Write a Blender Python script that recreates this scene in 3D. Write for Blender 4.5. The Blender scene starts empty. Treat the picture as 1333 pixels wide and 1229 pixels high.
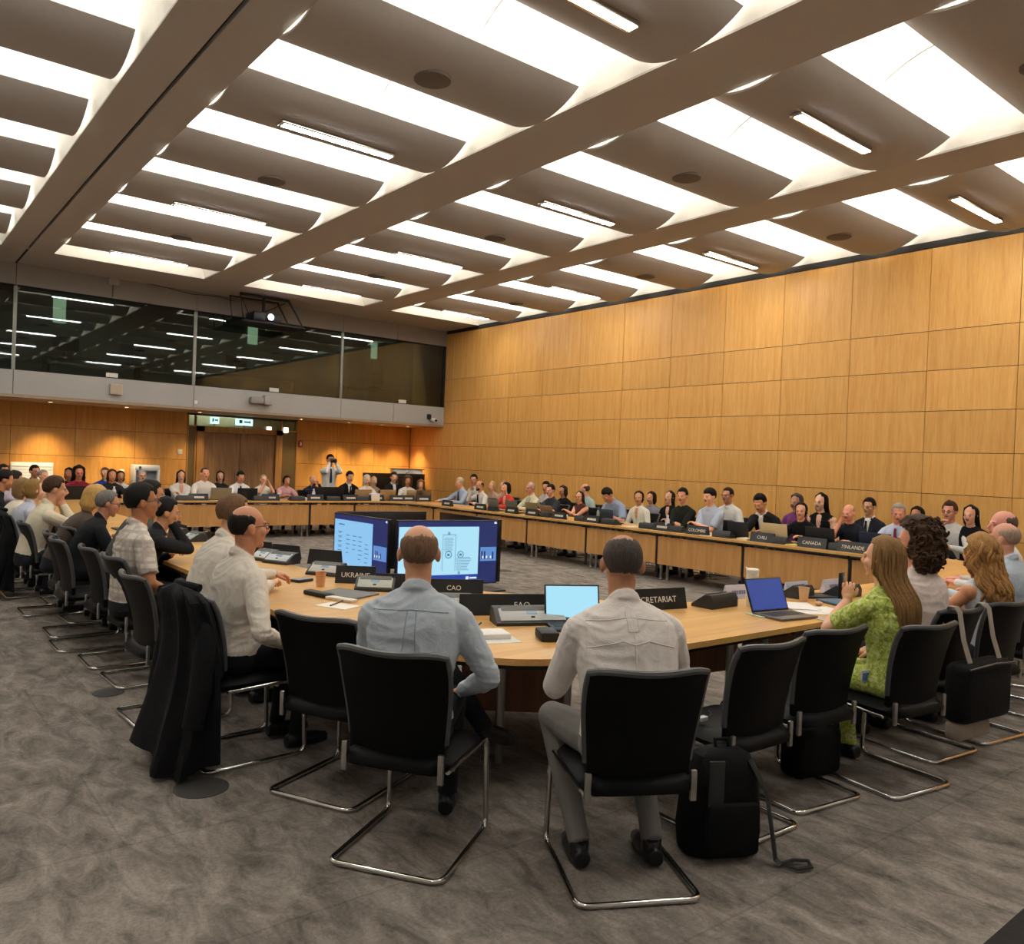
import bpy, bmesh, math, random
from mathutils import Vector, Matrix, Euler, noise
from mathutils.bvhtree import BVHTree
PI = math.pi
random.seed(7)
C = bpy.context.scene.collection
V = Vector
def R(d): return math.radians(d)
def clamp(x, a=0., b=1.): return a if x < a else b if x > b else x
def sm(x, a, b):
    t = clamp((x-a)/(b-a)) if a != b else float(x > a)
    return t*t*(3-2*t)
def lerp(a, b, t): return a+(b-a)*t

# ---------------------------------------------------------------- camera calibration (real room, metres)
EYE = V((0, 0, 1.65)); FPX = 1060.38
YAW, PITCH, ROLL = R(38.6542), R(-.55022), R(-2.22924)
_f = V((math.sin(YAW)*math.cos(PITCH), math.cos(YAW)*math.cos(PITCH), math.sin(PITCH)))
_r = V((math.cos(YAW), -math.sin(YAW), 0)); _d = _f.cross(_r)
CR = _r*math.cos(ROLL)+_d*math.sin(ROLL); CD = -_r*math.sin(ROLL)+_d*math.cos(ROLL)
def ray(px, py): return CR*(px-666.5)+CD*(py-614.5)+_f*FPX
def on_z(px, py, z):
    r = ray(px, py); return EYE+r*((z-EYE.z)/r.z)
def on_x(px, py, x):
    r = ray(px, py); return EYE+r*(x/r.x)
def on_y(px, py, y):
    r = ray(px, py); return EYE+r*(y/r.y)
TZ = .74
def T(px, py): return on_z(px, py, TZ)
def G(px, py): return on_z(px, py, 0)

# ---------------------------------------------------------------- materials
MATS = {}
def srgb(c):
    if isinstance(c, str):
        c = [int(c[i:i+2], 16)/255 for i in (0, 2, 4)]
    return tuple((x/12.92 if x <= .04045 else ((x+.055)/1.055)**2.4) for x in c)+(1.,)
def newmat(name):
    m = bpy.data.materials.new(name); m.use_nodes = True
    nt = m.node_tree; b = nt.nodes['Principled BSDF']
    return m, nt, b
def nd(nt, t, **kw):
    n = nt.nodes.new(t)
    for k, v in kw.items():
        if k in n.inputs: n.inputs[k].default_value = v
        else: setattr(n, k, v)
    return n
def mix_rgb(nt, fac, a, b):
    n = nt.nodes.new('ShaderNodeMix'); n.data_type = 'RGBA'
    for i, v in ((0, fac), (6, a), (7, b)):
        if hasattr(v, 'is_output') or isinstance(v, bpy.types.NodeSocket): nt.links.new(v, n.inputs[i])
        else: n.inputs[i].default_value = v
    return n.outputs[2]
def coords(nt, kind='Object', scale=(1, 1, 1), rot=(0, 0, 0)):
    tc = nt.nodes.new('ShaderNodeTexCoord'); mp = nt.nodes.new('ShaderNodeMapping')
    nt.links.new(tc.outputs[kind], mp.inputs[0]); mp.inputs['Scale'].default_value = scale; mp.inputs['Rotation'].default_value = rot
    return mp.outputs[0]
def ntex(nt, vec, scale, detail=3, rough=.5, dist=0):
    n = nd(nt, 'ShaderNodeTexNoise', Scale=scale, Detail=detail, Roughness=rough, Distortion=dist)
    nt.links.new(vec, n.inputs['Vector']); return n.outputs['Fac']
def ramp(nt, fac, stops):
    n = nt.nodes.new('ShaderNodeValToRGB'); nt.links.new(fac, n.inputs[0]); e = n.color_ramp.elements
    while len(e) < len(stops): e.new(.5)
    for i, (p, c) in enumerate(stops): e[i].position = p; e[i].color = c
    return n.outputs[0]
def bump(nt, b, h, strength=.3, dist=.01):
    n = nd(nt, 'ShaderNodeBump', Strength=strength, Distance=dist); nt.links.new(h, n.inputs['Height']); nt.links.new(n.outputs[0], b.inputs['Normal'])
def M(col, rough=.6, metal=0., spec=.5, name=None, emit=0., coat=0.):
    key = ('p', str(col), rough, metal, spec, emit, coat)
    if key in MATS: return MATS[key]
    m, nt, b = newmat(name or 'paint_%s' % (col if isinstance(col, str) else 'mix'))
    c = srgb(col); b.inputs['Roughness'].default_value = rough; b.inputs['Metallic'].default_value = metal
    b.inputs['Specular IOR Level'].default_value = spec
    v = coords(nt); f = ntex(nt, v, 25, 2)
    cc = mix_rgb(nt, f, tuple(x*.93 for x in c[:3])+(1,), tuple(min(1, x*1.05) for x in c[:3])+(1,))
    nt.links.new(cc, b.inputs['Base Color'])
    if coat: b.inputs['Coat Weight'].default_value = coat
    if emit: b.inputs['Emission Color'].default_value = c; b.inputs['Emission Strength'].default_value = emit
    MATS[key] = m; return m
def EM(col, s, name='glow'):
    key = ('e', str(col), s)
    if key in MATS: return MATS[key]
    m, nt, b = newmat(name); b.inputs['Base Color'].default_value = (.02, .02, .02, 1); b.inputs['Roughness'].default_value = .35
    b.inputs['Emission Color'].default_value = srgb(col); b.inputs['Emission Strength'].default_value = s
    MATS[key] = m; return m
def fabric(col, wr=.35, name='cloth', scale=9., dark=.86):
    key = ('f', str(col), wr, scale)
    if key in MATS: return MATS[key]
    m, nt, b = newmat(name); c = srgb(col); b.inputs['Roughness'].default_value = .85; b.inputs['Specular IOR Level'].default_value = .25
    v = coords(nt); f = ntex(nt, v, scale, 5, .6, .6); w = ntex(nt, v, 380, 2)
    cc = mix_rgb(nt, f, tuple(x*dark for x in c[:3])+(1,), tuple(min(1, x*1.06) for x in c[:3])+(1,))
    nt.links.new(cc, b.inputs['Base Color'])
    a = nt.nodes.new('ShaderNodeMath'); a.operation = 'MULTIPLY_ADD'; a.inputs[1].default_value = .04
    nt.links.new(w, a.inputs[0]); nt.links.new(f, a.inputs[2])
    bump(nt, b, a.outputs[0], wr, .03)
    b.inputs['Sheen Weight'].default_value = .1 if sum(c[:3]) > .1 else 0
    MATS[key] = m; return m
def plaid():
    m, nt, b = newmat('checked_cotton'); b.inputs['Roughness'].default_value = .85
    v = coords(nt); out = None
    sx = nt.nodes.new('ShaderNodeSeparateXYZ'); nt.links.new(v, sx.inputs[0])
    facs = []
    for ax, k in ((2, 95.), (0, 75.), (2, 33.), (1, 75.)):
        a = nt.nodes.new('ShaderNodeMath'); a.operation = 'MULTIPLY'; a.inputs[1].default_value = k; nt.links.new(sx.outputs[ax], a.inputs[0])
        s = nt.nodes.new('ShaderNodeMath'); s.operation = 'SINE'; nt.links.new(a.outputs[0], s.inputs[0])
        g = nt.nodes.new('ShaderNodeMath'); g.operation = 'GREATER_THAN'; g.inputs[1].default_value = .62; nt.links.new(s.outputs[0], g.inputs[0]); facs.append(g.outputs[0])
    col = srgb('d9d2c6')
    for fc, cc in zip(facs, ('a99d97', 'b5a79f', '9c8f8b', 'c0b4aa')):
        k = nt.nodes.new('ShaderNodeMath'); k.operation = 'MULTIPLY'; k.inputs[1].default_value = .6; nt.links.new(fc, k.inputs[0])
        col = mix_rgb(nt, k.outputs[0], col, srgb(cc))
    nt.links.new(col, b.inputs['Base Color']); f = ntex(nt, v, 10, 5, .6, .6); bump(nt, b, f, .35, .03)
    return m
def floral():
    m, nt, b = newmat('lime_floral_cotton'); b.inputs['Roughness'].default_value = .85
    v = coords(nt); f = ntex(nt, v, 34, 3, .6, 1.5)
    c = ramp(nt, f, [(.34, srgb('7f9437')), (.46, srgb('a9b84a')), (.56, srgb('c3cf6c')), (.66, srgb('d9deae')), (.74, srgb('93a63f'))])
    nt.links.new(c, b.inputs['Base Color']); g = ntex(nt, v, 9, 5, .6, .6); bump(nt, b, g, .4, .03)
    return m
def skinm(col):
    key = ('skin', col)
    if key in MATS: return MATS[key]
    m, nt, b = newmat('skin'); c = tuple(min(1, x*1.32) for x in srgb(col)); b.inputs['Roughness'].default_value = .5; b.inputs['Specular IOR Level'].default_value = .35
    v = coords(nt); f = ntex(nt, v, 22, 4, .55)
    cc = mix_rgb(nt, f, (c[0]*.9, c[1]*.84, c[2]*.8, 1), (min(1, c[0]*1.08), c[1]*1.1, c[2]*1.1, 1))
    nt.links.new(cc, b.inputs['Base Color']); b.inputs['Subsurface Weight'].default_value = .06
    b.inputs['Subsurface Radius'].default_value = (.02, .008, .004)
    bump(nt, b, ntex(nt, v, 160, 2), .08, .002)
    MATS[key] = m; return m
def hairm(col, k=1.):
    key = ('hair', col, k)
    if key in MATS: return MATS[key]
    m, nt, b = newmat('hair'); c = srgb(col); b.inputs['Roughness'].default_value = .6; b.inputs['Specular IOR Level'].default_value = .2
    v = coords(nt, 'Object', (1, 1, .09)); f = ntex(nt, v, 170, 4, .6, .3)
    cc = ramp(nt, f, [(.3, tuple(x*.55 for x in c[:3])+(1,)), (.52, c), (.72, tuple(min(1, x*1.25*k) for x in c[:3])+(1,))])
    nt.links.new(cc, b.inputs['Base Color']); bump(nt, b, f, .5, .004)
    MATS[key] = m; return m
def wood(name, dark, mid, light, axis='Z', rough=.42, scale=1., island=.12, spec=.4):
    m, nt, b = newmat(name); b.inputs['Roughness'].default_value = rough; b.inputs['Specular IOR Level'].default_value = spec
    s = {'Z': (9, 9, .55), 'X': (.55, 9, 9), 'Y': (9, .55, 9)}[axis]
    v = coords(nt, 'Object', tuple(x*scale for x in s))
    g = nt.nodes.new('ShaderNodeNewGeometry')
    off = nt.nodes.new('ShaderNodeVectorMath'); off.operation = 'MULTIPLY_ADD'
    nt.links.new(g.outputs['Random Per Island'], off.inputs[0]); off.inputs[1].default_value = (37, 19, 53); nt.links.new(v, off.inputs[2])
    f = ntex(nt, off.outputs[0], 1.6, 5, .6, .5); f2 = ntex(nt, off.outputs[0], 9, 3, .55)
    c = ramp(nt, f, [(.3, srgb(dark)), (.5, srgb(mid)), (.72, srgb(light))])
    c2 = ramp(nt, f2, [(.4, (.92, .91, .89, 1)), (.6, (1, 1, 1, 1))])
    mul = nt.nodes.new('ShaderNodeMix'); mul.data_type = 'RGBA'; mul.blend_type = 'MULTIPLY'; mul.inputs[0].default_value = 1
    nt.links.new(c, mul.inputs[6]); nt.links.new(c2, mul.inputs[7])
    hs = nt.nodes.new('ShaderNodeHueSaturation'); nt.links.new(mul.outputs[2], hs.inputs['Color'])
    mr = nd(nt, 'ShaderNodeMapRange'); nt.links.new(g.outputs['Random Per Island'], mr.inputs[0]); mr.inputs[3].default_value = 1-island; mr.inputs[4].default_value = 1+island*.6
    nt.links.new(mr.outputs[0], hs.inputs['Value']); nt.links.new(hs.outputs[0], b.inputs['Base Color'])
    bump(nt, b, f2, .05, .002)
    return m
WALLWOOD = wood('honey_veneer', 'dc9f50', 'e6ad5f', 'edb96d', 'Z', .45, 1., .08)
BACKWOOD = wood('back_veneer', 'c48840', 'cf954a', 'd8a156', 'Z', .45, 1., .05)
DOORWOOD = wood('door_veneer', '7d5a38', '8f6a44', 'a07a50', 'Z', .5, 1.6, .04)
FRAMEWOOD = wood('door_frame_veneer', '97693a', 'a87843', 'b5854c', 'Z', .5, 1., .04)
TOPWOOD = wood('table_veneer', 'd09a54', 'dcaa62', 'e5b872', 'X', .33, .8, .03, .5)
FRONTWOOD = wood('panel_veneer', 'c08a4c', 'cb965a', 'd6a468', 'Z', .42, .9, .05)
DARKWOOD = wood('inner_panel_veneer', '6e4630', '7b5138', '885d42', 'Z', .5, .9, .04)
CHROME = M('d8d6d2', .12, 1., name='chrome')
STEEL = M('a9a8a4', .32, 1., name='brushed_steel')
LEATHER = M('070708', .5, 0, .13, name='black_leather')
BLACK = M('131314', .6, name='black_plastic')
MATTBLACK = M('0d0d0e', .85, name='matt_black')
DARKGREY = M('2f3032', .5, name='dark_grey_plastic')
PIPING = M('4c4d4f', .38, name='grey_piping')
PAPER = M('eeeae2', .8, name='paper')
GREYPAINT = M('a5a29e', .6, name='grey_panel_paint')
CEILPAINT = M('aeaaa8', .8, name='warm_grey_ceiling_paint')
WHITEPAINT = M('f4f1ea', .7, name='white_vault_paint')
BEAMPAINT = M('b6b0ac', .8, name='beam_paint')

def carpet_mat():
    m, nt, b = newmat('mottled_carpet'); b.inputs['Roughness'].default_value = .95; b.inputs['Specular IOR Level'].default_value = .1
    v = coords(nt, 'Object', (1, 1, 1)); v2 = coords(nt, 'Object', (1.7, .8, 1), (0, 0, .6))
    f = ntex(nt, v2, 4.5, 8, .7, .7); fine = ntex(nt, v, 60, 3, .7)
    c = ramp(nt, f, [(.30, srgb('5f5952')), (.43, srgb('827a72')), (.56, srgb('9c938a')), (.7, srgb('b2a99e'))])
    c2 = ramp(nt, fine, [(.3, (.72, .72, .72, 1)), (.7, (1.05, 1.05, 1.05, 1))])
    mul = nt.nodes.new('ShaderNodeMix'); mul.data_type = 'RGBA'; mul.blend_type = 'MULTIPLY'; mul.inputs[0].default_value = 1
    nt.links.new(c, mul.inputs[6]); nt.links.new(c2, mul.inputs[7])
    br = nd(nt, 'ShaderNodeTexBrick', Scale=1.0); nt.links.new(v, br.inputs[0]); br.offset = .5
    br.inputs['Brick Width'].default_value = 1.8; br.inputs['Row Height'].default_value = .9; br.inputs['Mortar Size'].default_value = .006
    br.inputs['Color1'].default_value = (1, 1, 1, 1); br.inputs['Color2'].default_value = (.93, .93, .93, 1); br.inputs['Mortar'].default_value = (.8, .8, .8, 1)
    m2 = nt.nodes.new('ShaderNodeMix'); m2.data_type = 'RGBA'; m2.blend_type = 'MULTIPLY'; m2.inputs[0].default_value = 1
    nt.links.new(mul.outputs[2], m2.inputs[6]); nt.links.new(br.outputs[0], m2.inputs[7])
    nt.links.new(m2.outputs[2], b.inputs['Base Color']); bump(nt, b, fine, .4, .004)
    return m
CARPET = carpet_mat()

# ---------------------------------------------------------------- mesh builder
class MB:
    def __init__(s): s.v = []; s.f = []; s.m = []; s.sm = []
    def add(s, vs, fs, mat=0, smooth=True, X=None):
        o = len(s.v)
        s.v += [tuple(X @ V(p)) if X is not None else tuple(p) for p in vs]
        for f in fs: s.f.append(tuple(o+i for i in f)); s.m.append(mat); s.sm.append(smooth)
        return s
    def box(s, c, d, mat=0, X=None, bev=0., seg=2):
        if bev <= 0:
            x, y, z = (k/2 for k in d); c = V(c)
            vs = [c+V((a*x, b*y, e*z)) for a in (-1, 1) for b in (-1, 1) for e in (-1, 1)]
            return s.add(vs, [(0, 1, 3, 2), (4, 6, 7, 5), (0, 4, 5, 1), (2, 3, 7, 6), (0, 2, 6, 4), (1, 5, 7, 3)], mat, False, X)
        bm = bmesh.new(); bmesh.ops.create_cube(bm, size=1)
        for v in bm.verts: v.co = V((v.co.x*d[0], v.co.y*d[1], v.co.z*d[2]))
        bmesh.ops.bevel(bm, geom=bm.edges[:], offset=min(bev, min(d)*.49), segments=seg, profile=.5, affect='EDGES')
        for v in bm.verts: v.co += V(c)
        bm.verts.index_update()
        s.add([v.co.copy() for v in bm.verts], [[v.index for v in f.verts] for f in bm.faces], mat, True, X); bm.free(); return s
    def span(s, a, b, mat=0, X=None, bev=0.):
        a, b = V(a), V(b); return s.box((a+b)/2, [abs(k) for k in (b-a)], mat, X, bev)
    def tube(s, pts, r, n=8, mat=0, X=None, closed=False, smooth=True, flat=None):
        pts = [V(p) for p in pts]; k = len(pts); rs = r if isinstance(r, (list, tuple)) else [r]*k
        up = None; vs = []
        for i in range(k):
            a = pts[i-1] if (i or closed) else pts[i]; b = pts[(i+1) % k] if (i < k-1 or closed) else pts[i]
            t = (b-a).normalized() if (b-a).length > 1e-9 else V((0, 0, 1))
            if up is None: up = V((0, 0, 1)) if abs(t.z) < .9 else V((0, 1, 0))
            u = (up-t*up.dot(t)); u = u.normalized() if u.length > 1e-6 else t.orthogonal().normalized(); up = u; w = t.cross(u)
            q = rs[i]
            for j in range(n):
                an = 2*PI*j/n; vs.append(pts[i]+u*math.cos(an)*q*(flat or 1)+w*math.sin(an)*q)
        fs = []
        for i in range(k if closed else k-1):
            for j in range(n):
                a, b = i*n+j, i*n+(j+1) % n; i2 = (i+1) % k
                fs.append((a, b, i2*n+(j+1) % n, i2*n+j))
        if not closed: fs += [tuple(range(n))[::-1], tuple((k-1)*n+j for j in range(n))]
        return s.add(vs, fs, mat, smooth, X)
    def rings(s, rs, mat=0, X=None, cap=True, smooth=True):
        n = len(rs[0]); vs = [p for r in rs for p in r]; fs = []
        for i in range(len(rs)-1):
            for j in range(n): fs.append((i*n+j, i*n+(j+1) % n, (i+1)*n+(j+1) % n, (i+1)*n+j))
        if cap: fs += [tuple(range(n))[::-1], tuple((len(rs)-1)*n+j for j in range(n))]
        return s.add(vs, fs, mat, smooth, X)
    def lathe(s, prof, n=24, mat=0, X=None, smooth=True, cap=True):
        return s.rings([[V((r*math.cos(2*PI*j/n), r*math.sin(2*PI*j/n), z)) for j in range(n)] for r, z in prof], mat, X, cap, smooth)
    def ell(s, c, r, mat=0, X=None, n=14, k=9, Rm=None):
        c = V(c); rs = []
        for i in range(1, k):
            e = -PI/2+PI*i/k
            row = []
            for j in range(n):
                a = 2*PI*j/n; p = V((r[0]*math.cos(e)*math.cos(a), r[1]*math.cos(e)*math.sin(a), r[2]*math.sin(e)))
                row.append(c+(Rm @ p if Rm else p))
            rs.append(row)
        lo = V((0, 0, -r[2])); hi = V((0, 0, r[2]))
        vs = [p for q in rs for p in q]+[c+(Rm @ lo if Rm else lo), c+(Rm @ hi if Rm else hi)]; N = len(rs)*n; fs = []
        for i in range(len(rs)-1):
            for j in range(n): fs.append((i*n+j, i*n+(j+1) % n, (i+1)*n+(j+1) % n, (i+1)*n+j))
        for j in range(n):
            fs.append((N, (j+1) % n, j)); fs.append((N+1, (len(rs)-1)*n+j, (len(rs)-1)*n+(j+1) % n))
        return s.add(vs, fs, mat, True, X)
    def prism(s, poly, z0, z1, mat=0, X=None):
        n = len(poly); vs = [V((p[0], p[1], z0)) for p in poly]+[V((p[0], p[1], z1)) for p in poly]
        fs = [tuple(range(n))[::-1], tuple(range(n, 2*n))]+[(i, (i+1) % n, n+(i+1) % n, n+i) for i in range(n)]
        return s.add(vs, fs, mat, False, X)
    def mesh(s, name, mats, angle=40):
        me = bpy.data.meshes.new(name); me.from_pydata(s.v, [], s.f)
        for m in (mats if isinstance(mats, (list, tuple)) else [mats]): me.materials.append(m)
        me.polygons.foreach_set('material_index', s.m); me.polygons.foreach_set('use_smooth', s.sm)
        me.update()
        if angle: me.set_sharp_from_angle(angle=R(angle))
        return me
    def obj(s, name, mats, parent=None, angle=40, fix=True):
        me = s.mesh(name, mats, angle)
        if fix:
            bm = bmesh.new(); bm.from_mesh(me); bmesh.ops.recalc_face_normals(bm, faces=bm.faces); bm.to_mesh(me); bm.free()
        o = bpy.data.objects.new(name, me); C.objects.link(o)
        if parent is not None: o.parent = parent
        return o
def tag(o, label=None, cat=None, group=None, kind=None):
    if label: o['label'] = label
    if cat: o['category'] = cat
    if group: o['group'] = group
    if kind: o['kind'] = kind
    return o
def thing(name, label, cat, loc=(0, 0, 0), rz=0., group=None):
    o = bpy.data.objects.new(name, None); C.objects.link(o); o.location = loc; o.rotation_euler = (0, 0, rz); o.empty_display_size = .1
    return tag(o, label, cat, group)
def kids(o): return [c for c in bpy.data.objects if c.parent == o]
KID = {}
def dup(root, loc, rz=0., label=None, group=None):
    r = root.copy(); C.objects.link(r); r.location = loc; r.rotation_euler = (0, 0, rz)
    if label: r['label'] = label
    if group: r['group'] = group
    if root.name not in KID: KID[root.name] = [(k, kids(k)) for k in kids(root)]
    for k, gs in KID[root.name]:
        c = k.copy(); C.objects.link(c); c.parent = r
        for g in gs:
            d = g.copy(); C.objects.link(d); d.parent = c
    return r
def lettering(txt, size, mat, parent, X, name='lettering', depth=.0012, bold=.0):
    cu = bpy.data.curves.new('t', 'FONT'); cu.body = txt; cu.size = size; cu.align_x = 'CENTER'; cu.align_y = 'CENTER'; cu.extrude = depth; cu.offset = bold; cu.resolution_u = 3
    t = bpy.data.objects.new('t', cu); C.objects.link(t)
    dg = bpy.context.evaluated_depsgraph_get(); me = bpy.data.meshes.new_from_object(t.evaluated_get(dg))
    bpy.data.objects.remove(t); bpy.data.curves.remove(cu)
    me.transform(X); me.materials.clear(); me.materials.append(mat)
    o = bpy.data.objects.new(name, me); C.objects.link(o); o.parent = parent
    return o
# ================================================================ ROOM
XR, YB, YR, ZC = 12.0, 17.95, 19.6, 5.08     # right wall, booth front, recessed back wall, soffit height
XL, YF = -2.4, -3.2
def struct(name, mb, mats, parent=None, **k):
    o = mb.obj(name, mats, parent, **k)
    if parent is None: o['kind'] = 'structure'
    return o
b = MB(); b.span((XL-.2, YF-.2, -.1), (XR+.2, YR+.6, 0))
struct('floor', b, CARPET)
b = MB(); p0, p1, p2 = G(1282, 1229), G(1333, 1184), G(1345, 1240)
dv = (p1-p0).normalized(); nv = V((dv.y, -dv.x, 0))
q0 = p0-dv*2.5; q1 = p1+dv*2.6
b.prism([q0, q1, q1+nv*.5, q0+nv*.5], .0005, .006)
struct('trim_1', b, fabric('2e2c2b', .3, 'dark_carpet_strip'))
# right wall: veneer panels over a dark backing
b = MB(); b.span((XR+.02, YF, 0), (XR+.2, YR+.2, 5.6))
wr = struct('wall_right', b, M('3a2a18', .9))
rows = [.1, .28, .87, 1.46, 2.05, 2.645, 3.23, 3.80, 5.0]
ys = [19.6, 18.84, 17.64, 16.44, 15.24, 14.03, 12.81, 11.55, 10.30, 9.07, 7.89, 6.69, 5.50, 4.31, 3.1, 1.9, .7, -.5, -1.7, -3.2]
b = MB()
for i in range(len(ys)-1):
    for j in range(len(rows)-1):
        b.box((XR+.008, (ys[i]+ys[i+1])/2, (rows[j]+rows[j+1])/2), (.024, ys[i]-ys[i+1]-.008, rows[j+1]-rows[j]-.008), 0)
struct('wall_panelling', b, WALLWOOD, wr)
b = MB(); b.span((XR-.02, YF, 0), (XR+.01, YR, .1)); struct('baseboard_right', b, M('2a2522', .6))
b = MB(); b.span((XR-.012, YF, 5.0), (XR+.02, YB, 5.10)); struct('trim_2', b, M('242220', .8))
# recessed back wall under the booth
DX0, DX1, DZ = 5.93, 8.65, 2.52
b = MB()
b.span((XL, YR+.02, 0), (DX0, YR+.2, 2.7)); b.span((DX1, YR+.02, 0), (XR+.1, YR+.2, 2.7)); b.span((DX0, YR+.02, DZ), (DX1, YR+.2, 2.7))
wb = struct('wall_back', b, M('3a2a18', .9))
b = MB(); xs = [-2.4, -1.2, 0, 1.2, 2.4, 3.6, 4.8, 5.93]; xs2 = [8.65, 9.75, 10.85, 11.98]
zr = [.1, .28, .87, 1.46, 2.05, 2.62]
for q in (xs, xs2):
    for i in range(len(q)-1):
        for j in range(len(zr)-1):
            b.box(((q[i]+q[i+1])/2, YR+.008, (zr[j]+zr[j+1])/2), (q[i+1]-q[i]-.008, .024, zr[j+1]-zr[j]-.008))
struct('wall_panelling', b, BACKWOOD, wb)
b = MB(); b.span((XL, YR-.03, 0), (DX0, YR, .1)); b.span((DX1, YR-.03, 0), (XR, YR, .1)); struct('baseboard_back', b, M('2a2522', .6))
# left and front walls (outside the frame)
b = MB(); b.span((XL-.2, YF, 0), (XL, YR+.2, 5.6)); struct('wall_left', b, M('c4c2bf', .8, name='light_grey_wall'))
b = MB(); b.span((XL, YF-.2, 0), (XR, YF, 5.6)); struct('wall_front', b, M('c4c2bf', .8, name='light_grey_wall'))
# booth: fascia, parapet, soffit, glass
b = MB()
fx = [XL, -.9, 2.21, 3.88, 5.54, 7.27, 9.0, 10.5, XR]
for i in range(len(fx)-1): b.box(((fx[i]+fx[i+1])/2, YB+.06, 4.885), (fx[i+1]-fx[i]-.01, .1, .41))
struct('wall_booth_fascia', b, M('8d8781', .7))
b = MB()
px_ = [XL, -.9, 2.21, 5.54, 9.0, XR]
px_ = [XL, -.9, 2.21, 5.54, 9.0, 10.45, XR-.02]
for i in range(len(px_)-1): b.box(((px_[i]+px_[i+1])/2, YB+.05, 2.84), (px_[i+1]-px_[i]-.012, .12, .46), 0)
b.span((XL, YB+.02, 2.63), (XR, YB+.1, 3.05), 1)
struct('wall_booth_parapet', b, [M('a8a6a3', .5), M('55524f', .8)])
b = MB(); b.span((XL, YB+.0, 2.555), (XR, YR+.2, 2.61)); struct('ceiling_under_booth', b, M('a58f78', .7))
b = MB(); b.span((XL, YB+.16, 2.66), (XR, 21.5, 2.76)); b.span((XL, 21.4, 2.7), (XR, 21.5, 5.2), 1); b.span((XL, YB+.1, 5.1), (XR, 21.5, 5.2)); b.span((XL-.1, YB, 2.6), (XL, 21.5, 5.2)); b.span((XR, YB+.3, 2.6), (XR+.1, 21.5, 5.2))
struct('booth_interior', b, [M('4a4c46', .9), M('5d6158', .9)])
def glass_mat():
    m, nt, p = newmat('smoked_glass'); nt.nodes.remove(p)
    out = nt.nodes['Material Output']; tr = nd(nt, 'ShaderNodeBsdfTransparent'); tr.inputs[0].default_value = (.42, .47, .44, 1)
    gl = nd(nt, 'ShaderNodeBsdfGlossy'); gl.inputs['Roughness'].default_value = .02; gl.inputs[0].default_value = (.8, .84, .82, 1)
    fr = nd(nt, 'ShaderNodeFresnel', IOR=1.85); mx = nt.nodes.new('ShaderNodeMixShader')
    nt.links.new(fr.outputs[0], mx.inputs[0]); nt.links.new(tr.outputs[0], mx.inputs[1]); nt.links.new(gl.outputs[0], mx.inputs[2]); nt.links.new(mx.outputs[0], out.inputs[0])
    return m
GLASS = glass_mat()
def clear_mat():
    m, nt, p = newmat('clear_glass'); nt.nodes.remove(p); out = nt.nodes['Material Output']; tr = nd(nt, 'ShaderNodeBsdfTransparent'); tr.inputs[0].default_value = (.9, .93, .88, 1)
    gl = nd(nt, 'ShaderNodeBsdfGlossy'); gl.inputs['Roughness'].default_value = .02; fr = nd(nt, 'ShaderNodeFresnel', IOR=1.4); mx = nt.nodes.new('ShaderNodeMixShader')
    nt.links.new(fr.outputs[0], mx.inputs[0]); nt.links.new(tr.outputs[0], mx.inputs[1]); nt.links.new(gl.outputs[0], mx.inputs[2]); nt.links.new(mx.outputs[0], out.inputs[0]); return m
CLEARGLASS = clear_mat()
k = 0
for x0, x1 in ((XL, -.9), (-.9, 2.21), (2.21, 5.54), (5.54, 9.0), (9.0, 11.98)):
    k += 1
    b = MB(); b.span((x0+.03, YB+.05, 3.075), (x1-.03, YB+.062, 4.68)); w = struct('window_%d' % k, b, GLASS)
    b = MB(); b.span((x0-.03, YB+.02, 3.05), (x0+.03, YB+.1, 4.70), 1); b.span((x0, YB+.02, 3.05), (x1, YB+.1, 3.085)); b.span((x0, YB+.02, 4.655), (x1, YB+.1, 4.70))
    if k == 5: b.span((x1-.05, YB+.02, 3.05), (x1+.02, YB+.1, 4.70))
    struct('window_frame', b, [MATTBLACK, M('8b8d84', .35, .3)], w)
for x in (.5, 4.0, 7.4, 10.4):  # fill lights added so the booth interior shows dimly, no fixtures
    la = bpy.data.lights.new('booth_fill', 'AREA'); la.size = 1.2; la.energy = 9; la.color = (.9, 1, .9); lo = bpy.data.objects.new('booth_fill', la); C.objects.link(lo); lo.location = (x, 20.0, 5.05)
# glowing panels added as reflections in the glass, then booth desks and monitors
for nm, px, py, w_, h_ in (('first', 77.5, 403, .26, .62), ('second', 329, 436, .26, .5), ('third', 487, 457, .2, .45)):
    c = on_y(px, py, 21.35); t = MB(); t.box((0, 0, 0), (w_, .03, h_)); o = t.obj('reflection_panel', EM('b9d6b4', .8)); o.location = c
    tag(o, 'pale green glowing panel imitating a reflection in the booth glass, %s from the left' % nm, 'painted reflection')
for i, (x, w_) in enumerate(((2.9, 1.9), (6.0, 2.3), (9.6, 1.6))):
    nm = ('left', 'middle', 'right')[i]
    t = thing('control_desk', 'dark control desk behind the %s pane of the booth' % nm, 'desk', (x+w_/2, 19.3, 2.76))
    q = MB(); q.box((0, 0, .72), (w_, .7, .04), bev=.01); q.obj('desk_top', M('55574f', .6), t)
    for sx in (-1, 1):
        q = MB(); q.box((sx*(w_/2-.05), 0, .35), (.05, .6, .7)); q.obj('leg', M('3a3c38', .6), t)
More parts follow.
